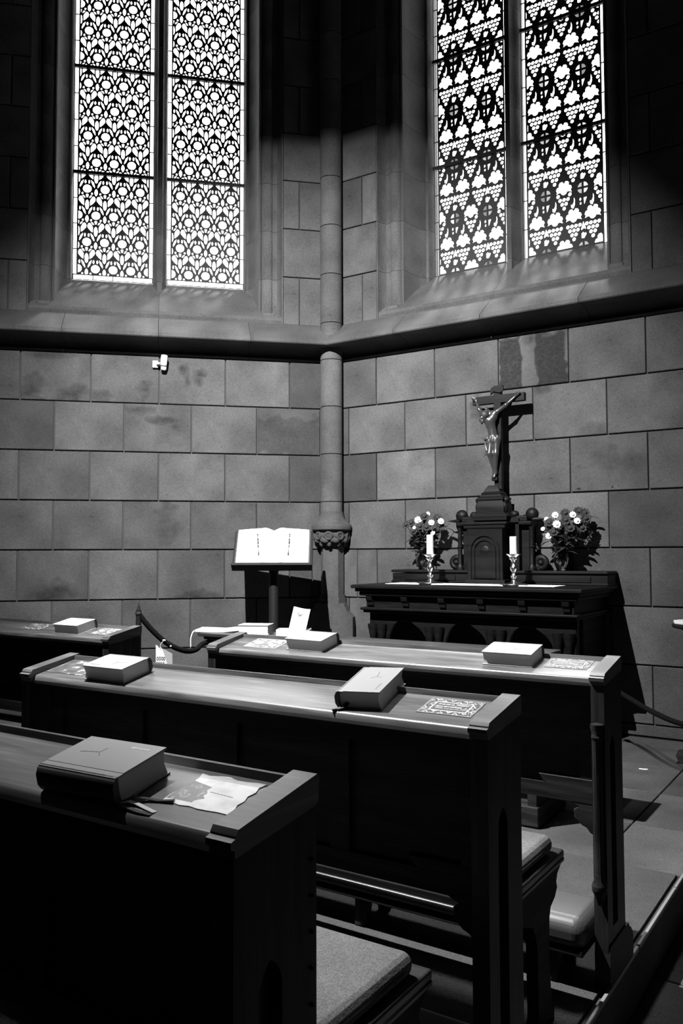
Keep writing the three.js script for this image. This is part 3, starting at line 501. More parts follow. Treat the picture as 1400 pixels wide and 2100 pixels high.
function card(label, x, along, zf, w, d, mat, ragged = 0.05, turn = 0, seed = 3) {
  const rs = seeded(seed), pts = [], N = 7;
  for (const [ax, ay, bx, by] of [[-1, -1, 1, -1], [1, -1, 1, 1], [1, 1, -1, 1], [-1, 1, -1, -1]]) for (let k = 0; k < N; k++) { const q = k / N, j = k ? ragged * (rs() - 0.6) : 0; pts.push([(ax + (bx - ax) * q) * w / 2 * (1 + (ax === bx ? j : 0)), (ay + (by - ay) * q) * d / 2 * (1 + (ay === by ? j : 0))]); }
  const g = new THREE.ExtrudeGeometry(shapeOf(pts), { depth: 0.0012, bevelEnabled: false }), p = g.attributes.position, u = g.attributes.uv;
  for (let i = 0; i < p.count; i++) u.setXY(i, p.getX(i) / w + 0.5, p.getY(i) / d + 0.5);
  g.rotateX(-Math.PI / 2);
  const m = obj('printed_card', g, mat), [y, z] = restAt(zf, along, 0.0004); m.position.set(x, y, z); m.rotation.set(TILT, turn, 0, 'XYZ');
  return tag(m, label, 'card');
}
card('torn pale printed card stuck on the nearest pew, right of the book', -0.905, 0.066, Z1, 0.135, 0.1, cardKinds.torn, 0.16, 0.02, 8);
card('dark ornamental printed card with pale border at the right end of the middle pew', -0.912, 0.066, Z2, 0.145, 0.095, cardKinds.crisp, 0.03, 0, 4);
card('dark spotted card under the left book of the middle pew', -2.285, 0.07, Z2, 0.18, 0.12, cardKinds.darkCard, 0.06, 0, 5);
card('scuffed printed card at the right end of the foremost pew', -0.918, 0.052, Z3, 0.145, 0.095, cardKinds.patchy, 0.06, 0, 6);
card('faint ornamental card beside the left book of the foremost pew', -2.205, 0.066, Z3, 0.17, 0.11, cardKinds.faint, 0.03, 0, 7);
card('worn pale card at the right end of the pew across the aisle', -3.2, 0.06, Z3, 0.13, 0.09, cardKinds.faint, 0.12, 0, 9);
card('worn flaking card left of the book on the pew across the aisle', -3.73, 0.06, Z3, 0.18, 0.1, cardKinds.patchy, 0.1, 0, 10);

// ---------- front table with the booklets ----------
{
  const t = thing('front_desk', 'long low dark desk behind the foremost pew, with booklets on its left end', 'desk', [-2.56, 0, -4.1]);
  obj('desk_top', uvm(merge(box(2.25, 0.022, 0.3, 0, 0.839, 0, 0.006), box(2.19, 0.02, 0.25, 0, 0.818, 0, 0.005))), M.darkTop, t);
  obj('front_panel', uvm(merge(box(2.08, 0.5, 0.03, 0, 0.52, 0.05), box(2.1, 0.09, 0.05, 0, 0.763, 0.05), box(2.1, 0.07, 0.05, 0, 0.3, 0.05))), M.wood, t);
  for (const x of [-1.05, 1.05]) obj('end_panel', uvm(box(0.05, 0.71, 0.2, x, 0.455, 0.0, 0.006)), M.wood, t);
  obj('plinth', uvm(merge(box(2.17, 0.1, 0.42, 0, 0.055, -0.1, 0.008))), M.wood, t);
}
const deskY = 0.8503;
{ // open booklet, box, and the box with a card standing in it
  const b = thing('open_booklet', 'white open booklet at the left end of the front desk', 'booklet', [-3.61, deskY, -4.1], 0.5);
  const leaf = (s) => prismX([[-0.1, 0], [-0.1, 0.014], [0.1, 0.014], [0.1, 0]], 0, 0.15).rotateZ(s > 0 ? 0.1 : -0.04).scale(1, 1, 1);
  obj('right_pages', leaf(1), M.white, b); obj('left_pages', leaf(1).clone().rotateZ(-0.1).translate(-0.15, 0.001, 0).rotateZ(-0.03), M.pages, b);
  obj('cover_edge', box(0.3, 0.002, 0.205, 0, 0.0012, 0, 0.0008), M.spine, b);
  const rb = thing('bookmark_ribbon', 'pale ribbon hanging from the booklet over the desk edge', 'ribbon', [-3.71, deskY, -3.98]);
  obj('strand', tube([[0.03, 0.01, -0.02], [0, 0.009, 0.03], [-0.012, -0.03, 0.045], [-0.018, -0.09, 0.042]], 0.005, 14, 5), M.ribbonLight, rb);
  const c = thing('white_block_book', 'thick white closed book in the middle of the three things on the front desk', 'book', [-3.33, deskY, -4.1], 0.42);
  obj('page_block', box(0.185, 0.055, 0.13, 0, 0.029, 0, 0.003), M.white, c); obj('cover', box(0.192, 0.004, 0.138, 0, 0.057, 0, 0.001), M.pages, c); obj('lower_cover', box(0.192, 0.004, 0.138, 0, 0.002, 0, 0.001), M.pages, c);
  const d = thing('card_box', 'shallow white box on the front desk holding an upright card', 'box', [-3.035, deskY, -4.1], 0.5);
  obj('tray', merge(box(0.2, 0.004, 0.13, 0, 0.002, 0), box(0.2, 0.042, 0.004, 0, 0.021, 0.063), box(0.2, 0.042, 0.004, 0, 0.021, -0.063), box(0.004, 0.042, 0.126, 0.098, 0.021, 0), box(0.004, 0.042, 0.126, -0.098, 0.021, 0), box(0.19, 0.03, 0.12, 0, 0.019, 0)), M.white, d);
  const pic = S({ map: texture(64, 128, (u, v) => { const d0 = Math.hypot((u - 0.5) / 0.34, (v - 0.7) / 0.2); return 0.8 - 0.55 * Math.max(0, 1 - d0) * (0.6 + nD(u * 12, v * 20, 64)) + (Math.abs(u - 0.5) < 0.09 && v > 0.68 && v < 0.86 ? 0.25 : 0) - (Math.abs(v - 0.3) < 0.012 && Math.abs(u - 0.5) < 0.25 ? 0.15 : 0); }), roughness: 0.6 });
  const k = thing('picture_card', 'tall white picture card leaning in the box on the front desk', 'card', [-3.02, deskY + 0.035, -4.11], 0.5);
  const g = new THREE.ExtrudeGeometry(shapeOf([[-0.05, 0], [0.052, 0], [0.058, 0.14], [0.03, 0.137], [0, 0.138], [-0.045, 0.142]]), { depth: 0.0015, bevelEnabled: false }), p = g.attributes.position, u = g.attributes.uv;
  for (let i = 0; i < p.count; i++) u.setXY(i, p.getX(i) / 0.11 + 0.5, p.getY(i) / 0.142);
  obj('card', g.rotateX(-0.32).rotateZ(-0.15), pic, k);
}

// ---------- altar ----------
{
  const t = thing('altar', 'carved dark wooden altar table with arched front against the right-hand wall', 'altar', [-2.62, 0, -6.39]);
  const W = 1.815, F = 0.89; // width, depth from the wall
  const slab = (w, y0, y1, f, r = 0.006) => box(w, y1 - y0, f, 0, (y0 + y1) / 2, f / 2, r);
  obj('mensa', uvm(merge(slab(W, 1.077, 1.105, F, 0.008), slab(W - 0.05, 1.052, 1.078, F - 0.025), slab(W - 0.09, 1.018, 1.053, F - 0.05, 0.012))), M.altarWood, t);
  obj('frieze', uvm(merge(slab(W - 0.17, 0.925, 1.02, F - 0.1), slab(W - 0.1, 0.908, 0.93, F - 0.06, 0.008), slab(W - 0.13, 0.888, 0.91, F - 0.08, 0.008))), M.altarWood, t);
  for (let k = 0; k < 6; k++) obj('console', uvm(toCreasedNormals(new THREE.ExtrudeGeometry(shapeOf([[0, 0], [0.02, 0.005], [0.028, 0.03], [0.045, 0.045], [0.05, 0.075], [0, 0.075]]), { depth: 0.05, bevelEnabled: false }).rotateY(-Math.PI / 2), 0.4)), M.altarWood, t).position.set(-0.75 + k * 0.31, 0.942, F - 0.1);
  obj('body', uvm(box(W - 0.2, 0.8, 0.55, 0, 0.49, 0.28)), M.wood, t);
  obj('base', uvm(merge(slab(W - 0.1, 0, 0.07, F - 0.05), slab(W - 0.15, 0.07, 0.11, F - 0.08, 0.01))), M.wood, t);
  const front = shapeOf([[-0.815, 0.1], [0.815, 0.1], [0.815, 0.89], [-0.815, 0.89]]), arch = (cx) => { const p = [[cx - 0.175, 0.14], [cx + 0.175, 0.14], [cx + 0.175, 0.62]]; for (let k = 1; k < 14; k++) { const a = k / 14 * Math.PI, c = 1 + 0.13 * Math.abs(Math.cos(a * 1.5)); p.push([cx + 0.175 * Math.cos(a) * (a < 0.3 || a > 2.84 ? 1 : c * 0.93), 0.62 + 0.2 * Math.sin(a) * c]); } p.push([cx - 0.175, 0.62]); return p; };
  for (const cx of [-0.49, 0, 0.49]) front.holes.push(new THREE.Path(arch(cx).map(([x, y]) => new THREE.Vector2(x, y))));
  obj('arcade', uvm(toCreasedNormals(new THREE.ExtrudeGeometry(front, { depth: 0.045, bevelEnabled: true, bevelSize: 0.008, bevelThickness: 0.01, bevelSegments: 1 }), 0.4)), M.altarWood, t).position.z = F - 0.2;
  for (const x of [-0.775, -0.7, -0.28, -0.21, 0.21, 0.28, 0.7, 0.775]) obj('colonnette', lathe([[0, 0.11], [0.03, 0.11], [0.03, 0.13], [0.02, 0.16], [0.017, 0.18], [0.017, 0.62], [0.024, 0.635], [0.018, 0.65], [0.03, 0.72], [0.042, 0.78], [0.042, 0.8], [0, 0.8]], 12), M.altarWood, t).position.set(x, 0, F - 0.125);
  for (const s of [-1, 1]) {
    const g = obj('rear_shelf', uvm(merge(box(0.7, 0.075, 0.24, 0, 1.145, 0.125), box(0.715, 0.022, 0.26, 0, 1.2, 0.132, 0.007), box(0.715, 0.018, 0.255, 0, 1.114, 0.13, 0.005))), M.altarWood, t); g.position.x = s * 0.545;
    obj('shelf_panel', uvm(box(0.46, 0.045, 0.012, 0, 1.148, 0.25, 0.004)), M.altarWood, g);
  }
}
// pedestal of the crucifix
{
  const t = thing('crucifix_pedestal', 'tall carved dark wooden pedestal with arched panel standing on the altar', 'pedestal', [-2.64, 1.106, -6.39]);
  obj('front_block', uvm(merge(box(0.295, 0.45, 0.28, 0, 0.225, 0.2, 0.006), box(0.335, 0.035, 0.3, 0, 0.018, 0.2, 0.006))), M.altarWood, t);
  const ring = (w, y, h, z) => { const o = shapeOf(archPts(w, h)); o.holes = [new THREE.Path(archPts(w - 0.03, h - 0.015).map(([x, yy]) => new THREE.Vector2(x, yy)))]; return new THREE.ExtrudeGeometry(o, { depth: 0.012, bevelEnabled: false }).translate(0, y, z); };
  function archPts(w, h) { const p = [[-w / 2, 0], [w / 2, 0]]; for (let k = 0; k <= 10; k++) { const a = k / 10 * Math.PI; p.push([w / 2 * Math.cos(a), h - w / 2 + w / 2 * Math.sin(a)]); } return p; }
  obj('arched_panel', uvm(merge(ring(0.25, 0.04, 0.35, 0.34), ring(0.19, 0.045, 0.31, 0.34), ball(0.045, 0, 0.26, 0.335, 1, 1, 0.3))), M.altarWood, t);
  obj('side_block', uvm(merge(box(0.56, 0.42, 0.1, 0, 0.315, 0.07), box(0.44, 0.4, 0.16, 0, 0.31, 0.1))), M.altarWood, t);
  for (const s of [-1, 1]) {
    obj('colonnette', lathe([[0, 0.1], [0.03, 0.1], [0.03, 0.13], [0.018, 0.15], [0.018, 0.28], [0.026, 0.29], [0.018, 0.3], [0.018, 0.42], [0.03, 0.45], [0.034, 0.48], [0, 0.48]], 12), M.altarWood, t).position.set(s * 0.305, 0, 0.13);
    obj('orb', uvm(merge(ball(0.055, s * 0.3, 0.545, 0.1, 1, 0.95, 0.8), ball(0.03, s * 0.245, 0.515, 0.1))), M.altarWood, t);
    obj('spike', mv(new THREE.ConeGeometry(0.022, 0.12, 8).rotateZ(s * -Math.PI / 2), s * 0.37, 0.505, 0.11), M.altarWood, t);
    obj('volute', uvm(merge(mv(new THREE.TorusGeometry(0.042, 0.024, 8, 18), s * 0.36, 0.165, 0.08), ball(0.026, s * 0.36, 0.165, 0.085), box(0.12, 0.05, 0.05, s * 0.3, 0.125, 0.08, 0.012))), M.altarWood, t);
    obj('scroll_bracket', mv(new THREE.TorusGeometry(0.05, 0.016, 6, 12, 1.8).rotateZ(s > 0 ? 0.3 : 1.1), s * 0.29, 0.25, 0.075), M.altarWood, t);
  }
  obj('cornice', uvm(merge(box(0.38, 0.022, 0.34, 0, 0.472, 0.19, 0.006), box(0.35, 0.028, 0.32, 0, 0.447, 0.19, 0.008), box(0.64, 0.03, 0.17, 0, 0.475, 0.095, 0.008), box(0.56, 0.05, 0.14, 0, 0.51, 0.09, 0.012))), M.altarWood, t);
  const tier = [[0, 0.5], [0.2, 0.5], [0.205, 0.53], [0.18, 0.55], [0.155, 0.565], [0.16, 0.6], [0.15, 0.63], [0.138, 0.655], [0.15, 0.665], [0.15, 0.682], [0.125, 0.69], [0.11, 0.705], [0.115, 0.715], [0.09, 0.73], [0.08, 0.75], [0.05, 0.78], [0, 0.78]];
  obj('upper_tier', uvm(toCreasedNormals(new THREE.LatheGeometry(tier.map(([r, y]) => new THREE.Vector2(r * 1.1, y)), 4).rotateY(Math.PI / 4).scale(0.95, 1, 0.72).translate(0, 0, 0.14), 0.3)), M.altarWood, t);
  for (const s of [-1, 1]) obj('leaf_carving', uvm(merge(ball(0.05, s * 0.1, 0.6, 0.19, 0.8, 1.1, 0.6), ball(0.03, s * 0.115, 0.66, 0.17), ball(0.04, s * 0.17, 0.545, 0.14, 1, 0.8, 0.8))), M.altarWood, t);
}
// ---------- crucifix ----------
{
  const CXX = -2.598, CZ = -6.255, t = thing('crucifix', 'dark wooden crucifix with a carved figure, high on the altar pedestal', 'crucifix', [CXX, 1.85, CZ]);
  obj('upright', uvm(box(0.062, 0.815, 0.045, 0, 0.41, 0, 0.004)), M.altarWood, t);
  obj('crossbar', uvm(box(0.44, 0.066, 0.045, 0.008, 0.728, 0.0005, 0.004)), M.altarWood, t);
  obj('scroll', toCreasedNormals(new THREE.ExtrudeGeometry(shapeOf([[-0.055, 0.765], [-0.042, 0.775], [-0.03, 0.79], [0.02, 0.775], [0.045, 0.785], [0.055, 0.8], [0.05, 0.83], [0.035, 0.836], [0.02, 0.828], [-0.02, 0.832], [-0.045, 0.82], [-0.056, 0.795]]), { depth: 0.012, bevelEnabled: true, bevelSize: 0.002, bevelThickness: 0.002, bevelSegments: 1 }).translate(0.005, 0, 0.022), 0.3), M.altarWood, t);
  // figure: one surface from tapered capsules joined smoothly
  const J = (x, y) => [x - CXX, y - 1.85];
  const hands = [[...J(-2.775, 2.582), 0.032], [...J(-2.43, 2.588), 0.032]];
  const sh = [[-0.098, 0.605, 0.07], [0.0, 0.607, 0.068]], neck = [-0.05, 0.612, 0.075], chest = [-0.042, 0.545, 0.072], waist = [-0.025, 0.455, 0.062], hip = [-0.018, 0.405, 0.06];
  const el = [[-0.14, 0.655, 0.062], [0.09, 0.665, 0.06]], kn = [[-0.042, 0.285, 0.088], [0.01, 0.283, 0.082]], an = [[-0.022, 0.14, 0.042], [-0.008, 0.135, 0.045]], toe = [[-0.03, 0.1, 0.056], [-0.016, 0.098, 0.06]];
  const bones = [[neck, [-0.062, 0.645, 0.09], 0.016, 0.015], [sh[0], sh[1], 0.024, 0.024], [[-0.075, 0.575, 0.07], chest, 0.036, 0.036], [[-0.015, 0.575, 0.07], chest, 0.034, 0.036], [chest, waist, 0.042, 0.031], [waist, hip, 0.032, 0.038], [[-0.045, 0.4, 0.06], [0.008, 0.4, 0.06], 0.031, 0.031]];
  for (const k of [0, 1]) bones.push([sh[k], el[k], 0.019, 0.0135], [el[k], hands[k], 0.0135, 0.0085], [[k ? 0.008 : -0.04, 0.39, 0.062], kn[k], 0.031, 0.0195], [kn[k], an[k], 0.02, 0.0105], [an[k], toe[k], 0.0115, 0.008]);
  const headC = [-0.076, 0.572 + 0.0, 0.108];
  const head = [[[-0.07, 0.596, 0.104], [-0.078, 0.578, 0.106], 0.027, 0.026], [[-0.081, 0.57, 0.112], [-0.088, 0.552, 0.114], 0.019, 0.013], [[-0.084, 0.575, 0.133], [-0.087, 0.566, 0.137], 0.004, 0.005]];
  for (const k of [0, 1]) { const [hx, hy, hz] = hands[k], s = k ? 1 : -1; bones.push([[hx, hy, hz], [hx + s * 0.012, hy + 0.014, hz], 0.0075, 0.007]); for (let f = 0; f < 4; f++) bones.push([[hx + s * (0.008 + f * 0.003), hy + 0.018 - f * 0.004, hz + 0.002], [hx + s * (0.02 + f * 0.003), hy + 0.03 - f * 0.006, hz + 0.011], 0.003, 0.0024]); bones.push([[hx - s * 0.002, hy + 0.008, hz + 0.004], [hx - s * 0.004, hy + 0.022, hz + 0.012], 0.003, 0.0024]); }
  function body(list, n, cx, cy, cz, half) {
    const mc = new MarchingCubes(n, M.corpus, false, false, 400000), f = mc.field; mc.isolation = 0;
    const B = list.map(([a, b, ra, rb]) => { const d = [b[0] - a[0], b[1] - a[1], b[2] - a[2]]; return { a, d, l: d[0] * d[0] + d[1] * d[1] + d[2] * d[2] + 1e-12, ra, rb }; });
    const K = 90;
    for (let z = 0; z < n; z++) for (let y = 0; y < n; y++) for (let x = 0; x < n; x++) {
      const px = cx + (x / n * 2 - 1) * half, py = cy + (y / n * 2 - 1) * half, pz = cz + (z / n * 2 - 1) * half; let s = 0, near = 1;
      for (const q of B) { const ux = px - q.a[0], uy = py - q.a[1], uz = pz - q.a[2]; let h = (ux * q.d[0] + uy * q.d[1] + uz * q.d[2]) / q.l; h = h < 0 ? 0 : h > 1 ? 1 : h; const e = Math.hypot(ux - h * q.d[0], uy - h * q.d[1], uz - h * q.d[2]) - (q.ra + (q.rb - q.ra) * h); if (e < near) near = e; if (e < 0.06) s += Math.exp(-K * 2 * e); }
      f[x + y * n + z * n * n] = s > 0 ? Math.log(s) / (K * 2) : -near;
    }
    mc.update();
    const g = new THREE.BufferGeometry(), c = mc.count, ps = mc.positionArray.slice(0, c * 3), ns = mc.normalArray.slice(0, c * 3);
    for (let i = 0; i < c; i++) { ps[i * 3] = cx + ps[i * 3] * half; ps[i * 3 + 1] = cy + ps[i * 3 + 1] * half; ps[i * 3 + 2] = cz + ps[i * 3 + 2] * half; }
    g.setAttribute('position', new THREE.BufferAttribute(ps, 3)); g.setAttribute('normal', new THREE.BufferAttribute(ns, 3)); return g;
  }
  const fig = obj('carved_figure', body([...bones, ...head], 132, 0, 0.42, 0.07, 0.37), M.corpus, t, 'shiny carved figure with outstretched arms and bowed head');
  const hair = [ball(0.036, -0.07, 0.594, 0.104, 1.05, 1.05, 1.05, 12, 9), ball(0.02, -0.1, 0.56, 0.112, 0.8, 1.3, 0.9), ball(0.016, -0.086, 0.545, 0.124, 1, 1.3, 0.7), ball(0.024, -0.094, 0.575, 0.098, 0.7, 1.5, 0.9), ball(0.022, -0.05, 0.575, 0.1, 0.7, 1.5, 0.8), ball(0.014, -0.09, 0.543, 0.117, 1, 1.5, 0.8), ball(0.013, -0.098, 0.545, 0.1, 0.8, 1.8, 0.8)];
  const thorn = mv(new THREE.TorusGeometry(0.03, 0.0045, 6, 18).rotateX(1.35), -0.073, 0.6, 0.104);
  obj('hair', merge(hair), M.corpusDark, fig); obj('thorn_wreath', thorn, M.corpusDark, fig);
  const cloth = [], rc = seeded(3);
  for (let k = 0; k < 14; k++) { const a = k / 14 * Math.PI * 2; cloth.push(ball(0.014, -0.018 + Math.cos(a) * 0.042, 0.395 + 0.012 * Math.sin(k * 2.1), 0.062 + Math.sin(a) * 0.032, 1, 2.0, 1)); }
  cloth.push(ball(0.02, -0.062, 0.41, 0.075, 1.2, 0.9, 1), mv(new THREE.ConeGeometry(0.016, 0.11, 7).rotateZ(0.25), -0.083, 0.365, 0.07), mv(new THREE.ConeGeometry(0.02, 0.05, 6).rotateZ(1.2), -0.1, 0.415, 0.07), mv(new THREE.ConeGeometry(0.022, 0.06, 5).rotateZ(2.2), -0.085, 0.282, 0.06));
  obj('loincloth', merge(cloth), S({ color: grey(0.05), roughness: 0.4 }), fig);
  obj('foot_block', box(0.05, 0.03, 0.035, -0.018, 0.085, 0.035, 0.006), M.altarWood, t);
}
// ---------- altar cloth, candlesticks, vases ----------
{
  const pts = []; for (let k = 0; k <= 40; k++) pts.push([-0.69 + k * 0.0345, -0.12 - 0.006 * Math.sin(k * 2.7) - 0.003 * Math.sin(k * 1.1)]); pts.push([0.68, 0.15], [-0.69, 0.15]);
  const g = new THREE.ExtrudeGeometry(shapeOf(pts), { depth: 0.003, bevelEnabled: false }).rotateX(-Math.PI / 2);
  const m = obj('altar_runner', uvm(g), M.linen); m.position.set(-2.685, 1.1055, -5.9); tag(m, 'narrow white cloth lying along the altar top under both candlesticks', 'cloth');
}
const stick = [[0, 0], [0.1, 0], [0.104, 0.006], [0.1, 0.012], [0.06, 0.016], [0.03, 0.022], [0.016, 0.034], [0.014, 0.05], [0.024, 0.068], [0.014, 0.084], [0.013, 0.096], [0.026, 0.118], [0.028, 0.13], [0.016, 0.15], [0.011, 0.165], [0.018, 0.182], [0.034, 0.196], [0.032, 0.206], [0.036, 0.212], [0.054, 0.226], [0.056, 0.231], [0.05, 0.232], [0.03, 0.222], [0, 0.222]];
function candle(x, z, h, label, label2, glow) {
  const t = thing('candlestick', label, 'candlestick', [x, 1.109, z]); obj('stem', lathe(stick, 28, 0.8), M.silver, t);
  const c = thing('candle', label2, 'candle', [x, 1.109 + 0.2225, z]);
  obj('wax', lathe([[0, 0], [0.0265, 0], [0.027, 0.01], [0.0265, h - 0.003], [0.024, h], [0.015, h - 0.004], [0, h - 0.005]], 20, 0.6), M.wax, c);
  obj('wick', tube([[0, h - 0.006, 0], [0.001, h + 0.004, 0], [0.003, h + 0.009, 0.001]], 0.0012, 6, 5), M.black, c);
}
candle(-3.015, -5.86, 0.16, 'silver candlestick at the left of the altar, before the left vase', 'white candle in the left candlestick on the altar');
candle(-2.328, -5.86, 0.137, 'silver candlestick at the right of the altar, before the pedestal', 'shorter white candle in the right candlestick on the altar');
const vaseOut = [[0.0, 0.0], [0.034, 0], [0.038, 0.006], [0.036, 0.014], [0.05, 0.045], [0.0585, 0.085], [0.054, 0.12], [0.04, 0.15], [0.034, 0.165], [0.036, 0.178], [0.041, 0.186]];
const vaseGeo = lathe([...vaseOut, [0.038, 0.186], [0.032, 0.178], [0.031, 0.165], [0.037, 0.15], [0.051, 0.12], [0.0555, 0.085], [0.047, 0.045], [0.03, 0.016], [0, 0.014]], 28, 0.9);
const waterGeo = lathe([[0, 0.0145], [0.029, 0.0165], [0.0465, 0.045], [0.055, 0.085], [0.0535, 0.1], [0, 0.1]], 24, 0.9);
function bloomGeo(r, n) { const g = []; for (let k = 0; k < n; k++) { const a = k / n * Math.PI * 2; g.push(new THREE.SphereGeometry(r * 0.42, 7, 5).scale(1, 0.35, 0.75).rotateZ(0.55).translate(r * 0.62, r * 0.1, 0).rotateY(a)); } g.push(ball(r * 0.5, 0, 0, 0, 1, 0.5, 1, 8, 5)); return merge(g); }
const bloomW = bloomGeo(0.027, 9), bloomHeart = ball(0.011, 0, 0.011, 0, 1, 0.5, 1, 8, 5), leafG = (() => { const g = new THREE.SphereGeometry(0.5, 7, 6).scale(0.42, 0.06, 1).translate(0, 0, 0.5); const p = g.attributes.position; for (let i = 0; i < p.count; i++) p.setY(i, p.getY(i) + 0.12 * Math.sin(p.getZ(i) * 3.1)); g.computeVertexNormals(); return g; })();
const up = new THREE.Vector3(0, 1, 0);
function flowerThing(name, label, group, base, head, facing, mat, mat2, leaves, seed, r = 1) {
  const t = thing(name, label, name === 'leafy_sprig' ? 'foliage' : 'flower', base, 0, group), rs = seeded(seed);
  const h = [head[0] - base[0], head[1] - base[1], head[2] - base[2]], mid = [h[0] * 0.35, h[1] * 0.55, h[2] * 0.35];
  obj('stem', tube([[0, 0, 0], mid, h], 0.0022, 8, 5), M.leafy, t);
  if (mat) { const q = new THREE.Quaternion().setFromUnitVectors(up, new THREE.Vector3(...facing).normalize()); const b = obj('bloom', bloomW, mat, t); b.position.set(...h); b.quaternion.copy(q); b.scale.setScalar(r); obj('heart', bloomHeart, mat2, b); }
  for (let k = 0; k < leaves; k++) { const q = 0.35 + 0.6 * (k + 1) / (leaves + (mat ? 1 : 0)), c = q < 0.55 ? [mid[0] * q / 0.55, mid[1] * q / 0.55, mid[2] * q / 0.55] : [0, 1, 2].map((i) => mid[i] + (h[i] - mid[i]) * (q - 0.55) / 0.45); const l = obj('leaf', leafG, M.leafy, t), s = (0.04 + 0.03 * rs()) * r; l.position.set(...c); l.scale.setScalar(s); l.rotation.set(rs() * 1.6 - 1.1, rs() * 6.28, 0, 'YXZ'); }
}
function bouquet(vx, side, whites, darks, sprigs) {
  const vz = -6.25, vy = 1.212;
  const v = thing('glass_vase', `clear glass vase of flowers at the ${side} of the altar shelf`, 'vase', [vx, vy, vz]); obj('glass', vaseGeo, M.glass, v); obj('water', waterGeo, M.water, v);
  let k = 0; const rs = seeded(side === 'left' ? 4 : 9);
  const foot = () => [vx + (rs() - 0.5) * 0.034, vy + 0.03 + rs() * 0.02, vz + (rs() - 0.5) * 0.034];
  for (const [x, y, z, lab, r] of whites) flowerThing('white_flower', lab, null, foot(), [x, y, z], [(x - vx) * 2 + 0.3, 0.35, 1], M.petal, M.petalMid, 1, 50 + k++, r ?? 1);
  for (const [x, y, z, where] of darks) flowerThing('dark_flower', `dark flower ${where} of the ${side} bouquet`, null, foot(), [x, y, z], [(x - vx) * 2 + 0.2, 0.5, 0.9], M.petalDark, M.petalDark, 4, 80 + k++, 1.5);
  for (const [x, y, z] of sprigs) flowerThing('leafy_sprig', `dark leafy sprig filling out the ${side} bouquet`, `leafy sprigs in the ${side} vase`, foot(), [x, y, z], null, null, null, 12, 120 + k++, 1.45);
}
bouquet(-2.1, 'right', [
  [-2.118, 1.632, -6.18, 'white flower topmost on the left of the right bouquet'], [-2.093, 1.56, -6.14, 'largest white flower in the middle of the right bouquet', 1.2], [-1.99, 1.632, -6.2, 'white flower at the top centre of the right bouquet'], [-1.952, 1.584, -6.18, 'white flower at the right side of the right bouquet'], [-2.162, 1.474, -6.16, 'white flower lowest on the left of the right bouquet'], [-2.2, 1.605, -6.22, 'small white flower at the upper left edge of the right bouquet', 0.7], [-2.222, 1.53, -6.2, 'small white flower at the far left edge of the right bouquet', 0.65]],
[[-2.06, 1.645, -6.24, 'between the two top white blooms'], [-2.17, 1.575, -6.2, 'at the upper left, beside the largest white bloom'], [-1.92, 1.645, -6.26, 'at the top right'], [-1.9, 1.6, -6.22, 'at the far right, under the topmost right one'], [-2.03, 1.59, -6.16, 'right beside the largest white bloom'], [-2.19, 1.53, -6.22, 'at the left edge, above the lowest white bloom'], [-2.0, 1.53, -6.16, 'low in the middle'], [-1.97, 1.66, -6.28, 'highest at the back right'], [-2.12, 1.5, -6.15, 'just right of the lowest white bloom'], [-1.93, 1.53, -6.22, 'low on the right side']],
[[-2.2, 1.47, -6.22], [-2.15, 1.55, -6.26], [-1.9, 1.56, -6.28], [-1.99, 1.58, -6.28], [-2.08, 1.56, -6.22], [-1.96, 1.48, -6.2], [-2.12, 1.46, -6.18], [-1.88, 1.63, -6.3], [-2.02, 1.47, -6.14], [-1.86, 1.5, -6.28]]);
bouquet(-3.285, 'left', [
  [-3.288, 1.622, -6.18, 'large white flower at the upper left of the left bouquet', 1.25], [-3.15, 1.597, -6.15, 'white flower in the middle of the left bouquet'], [-3.08, 1.607, -6.18, 'white flower at the right side of the left bouquet', 1.05], [-3.22, 1.672, -6.22, 'white flower topmost in the left bouquet', 0.8], [-3.165, 1.515, -6.2, 'white flower low behind the candle in the left bouquet', 0.8], [-3.325, 1.56, -6.18, 'small white flower low at the left of the left bouquet', 0.6]],
[[-3.24, 1.65, -6.2, 'just under the topmost white bloom'], [-3.36, 1.6, -6.2, 'left of the large white bloom'], [-3.2, 1.56, -6.16, 'in the middle, above the candle'], [-3.13, 1.635, -6.22, 'at the top right'], [-3.33, 1.53, -6.18, 'low on the left'], [-3.42, 1.585, -6.22, 'at the far left edge'], [-3.1, 1.57, -6.2, 'low on the right side'], [-3.26, 1.57, -6.16, 'under the large white bloom']],
[[-3.36, 1.5, -6.22], [-3.4, 1.59, -6.26], [-3.3, 1.47, -6.18], [-3.2, 1.5, -6.2], [-3.12, 1.56, -6.26], [-3.27, 1.58, -6.26], [-3.22, 1.44, -6.2], [-3.34, 1.44, -6.22], [-3.06, 1.59, -6.3]]);

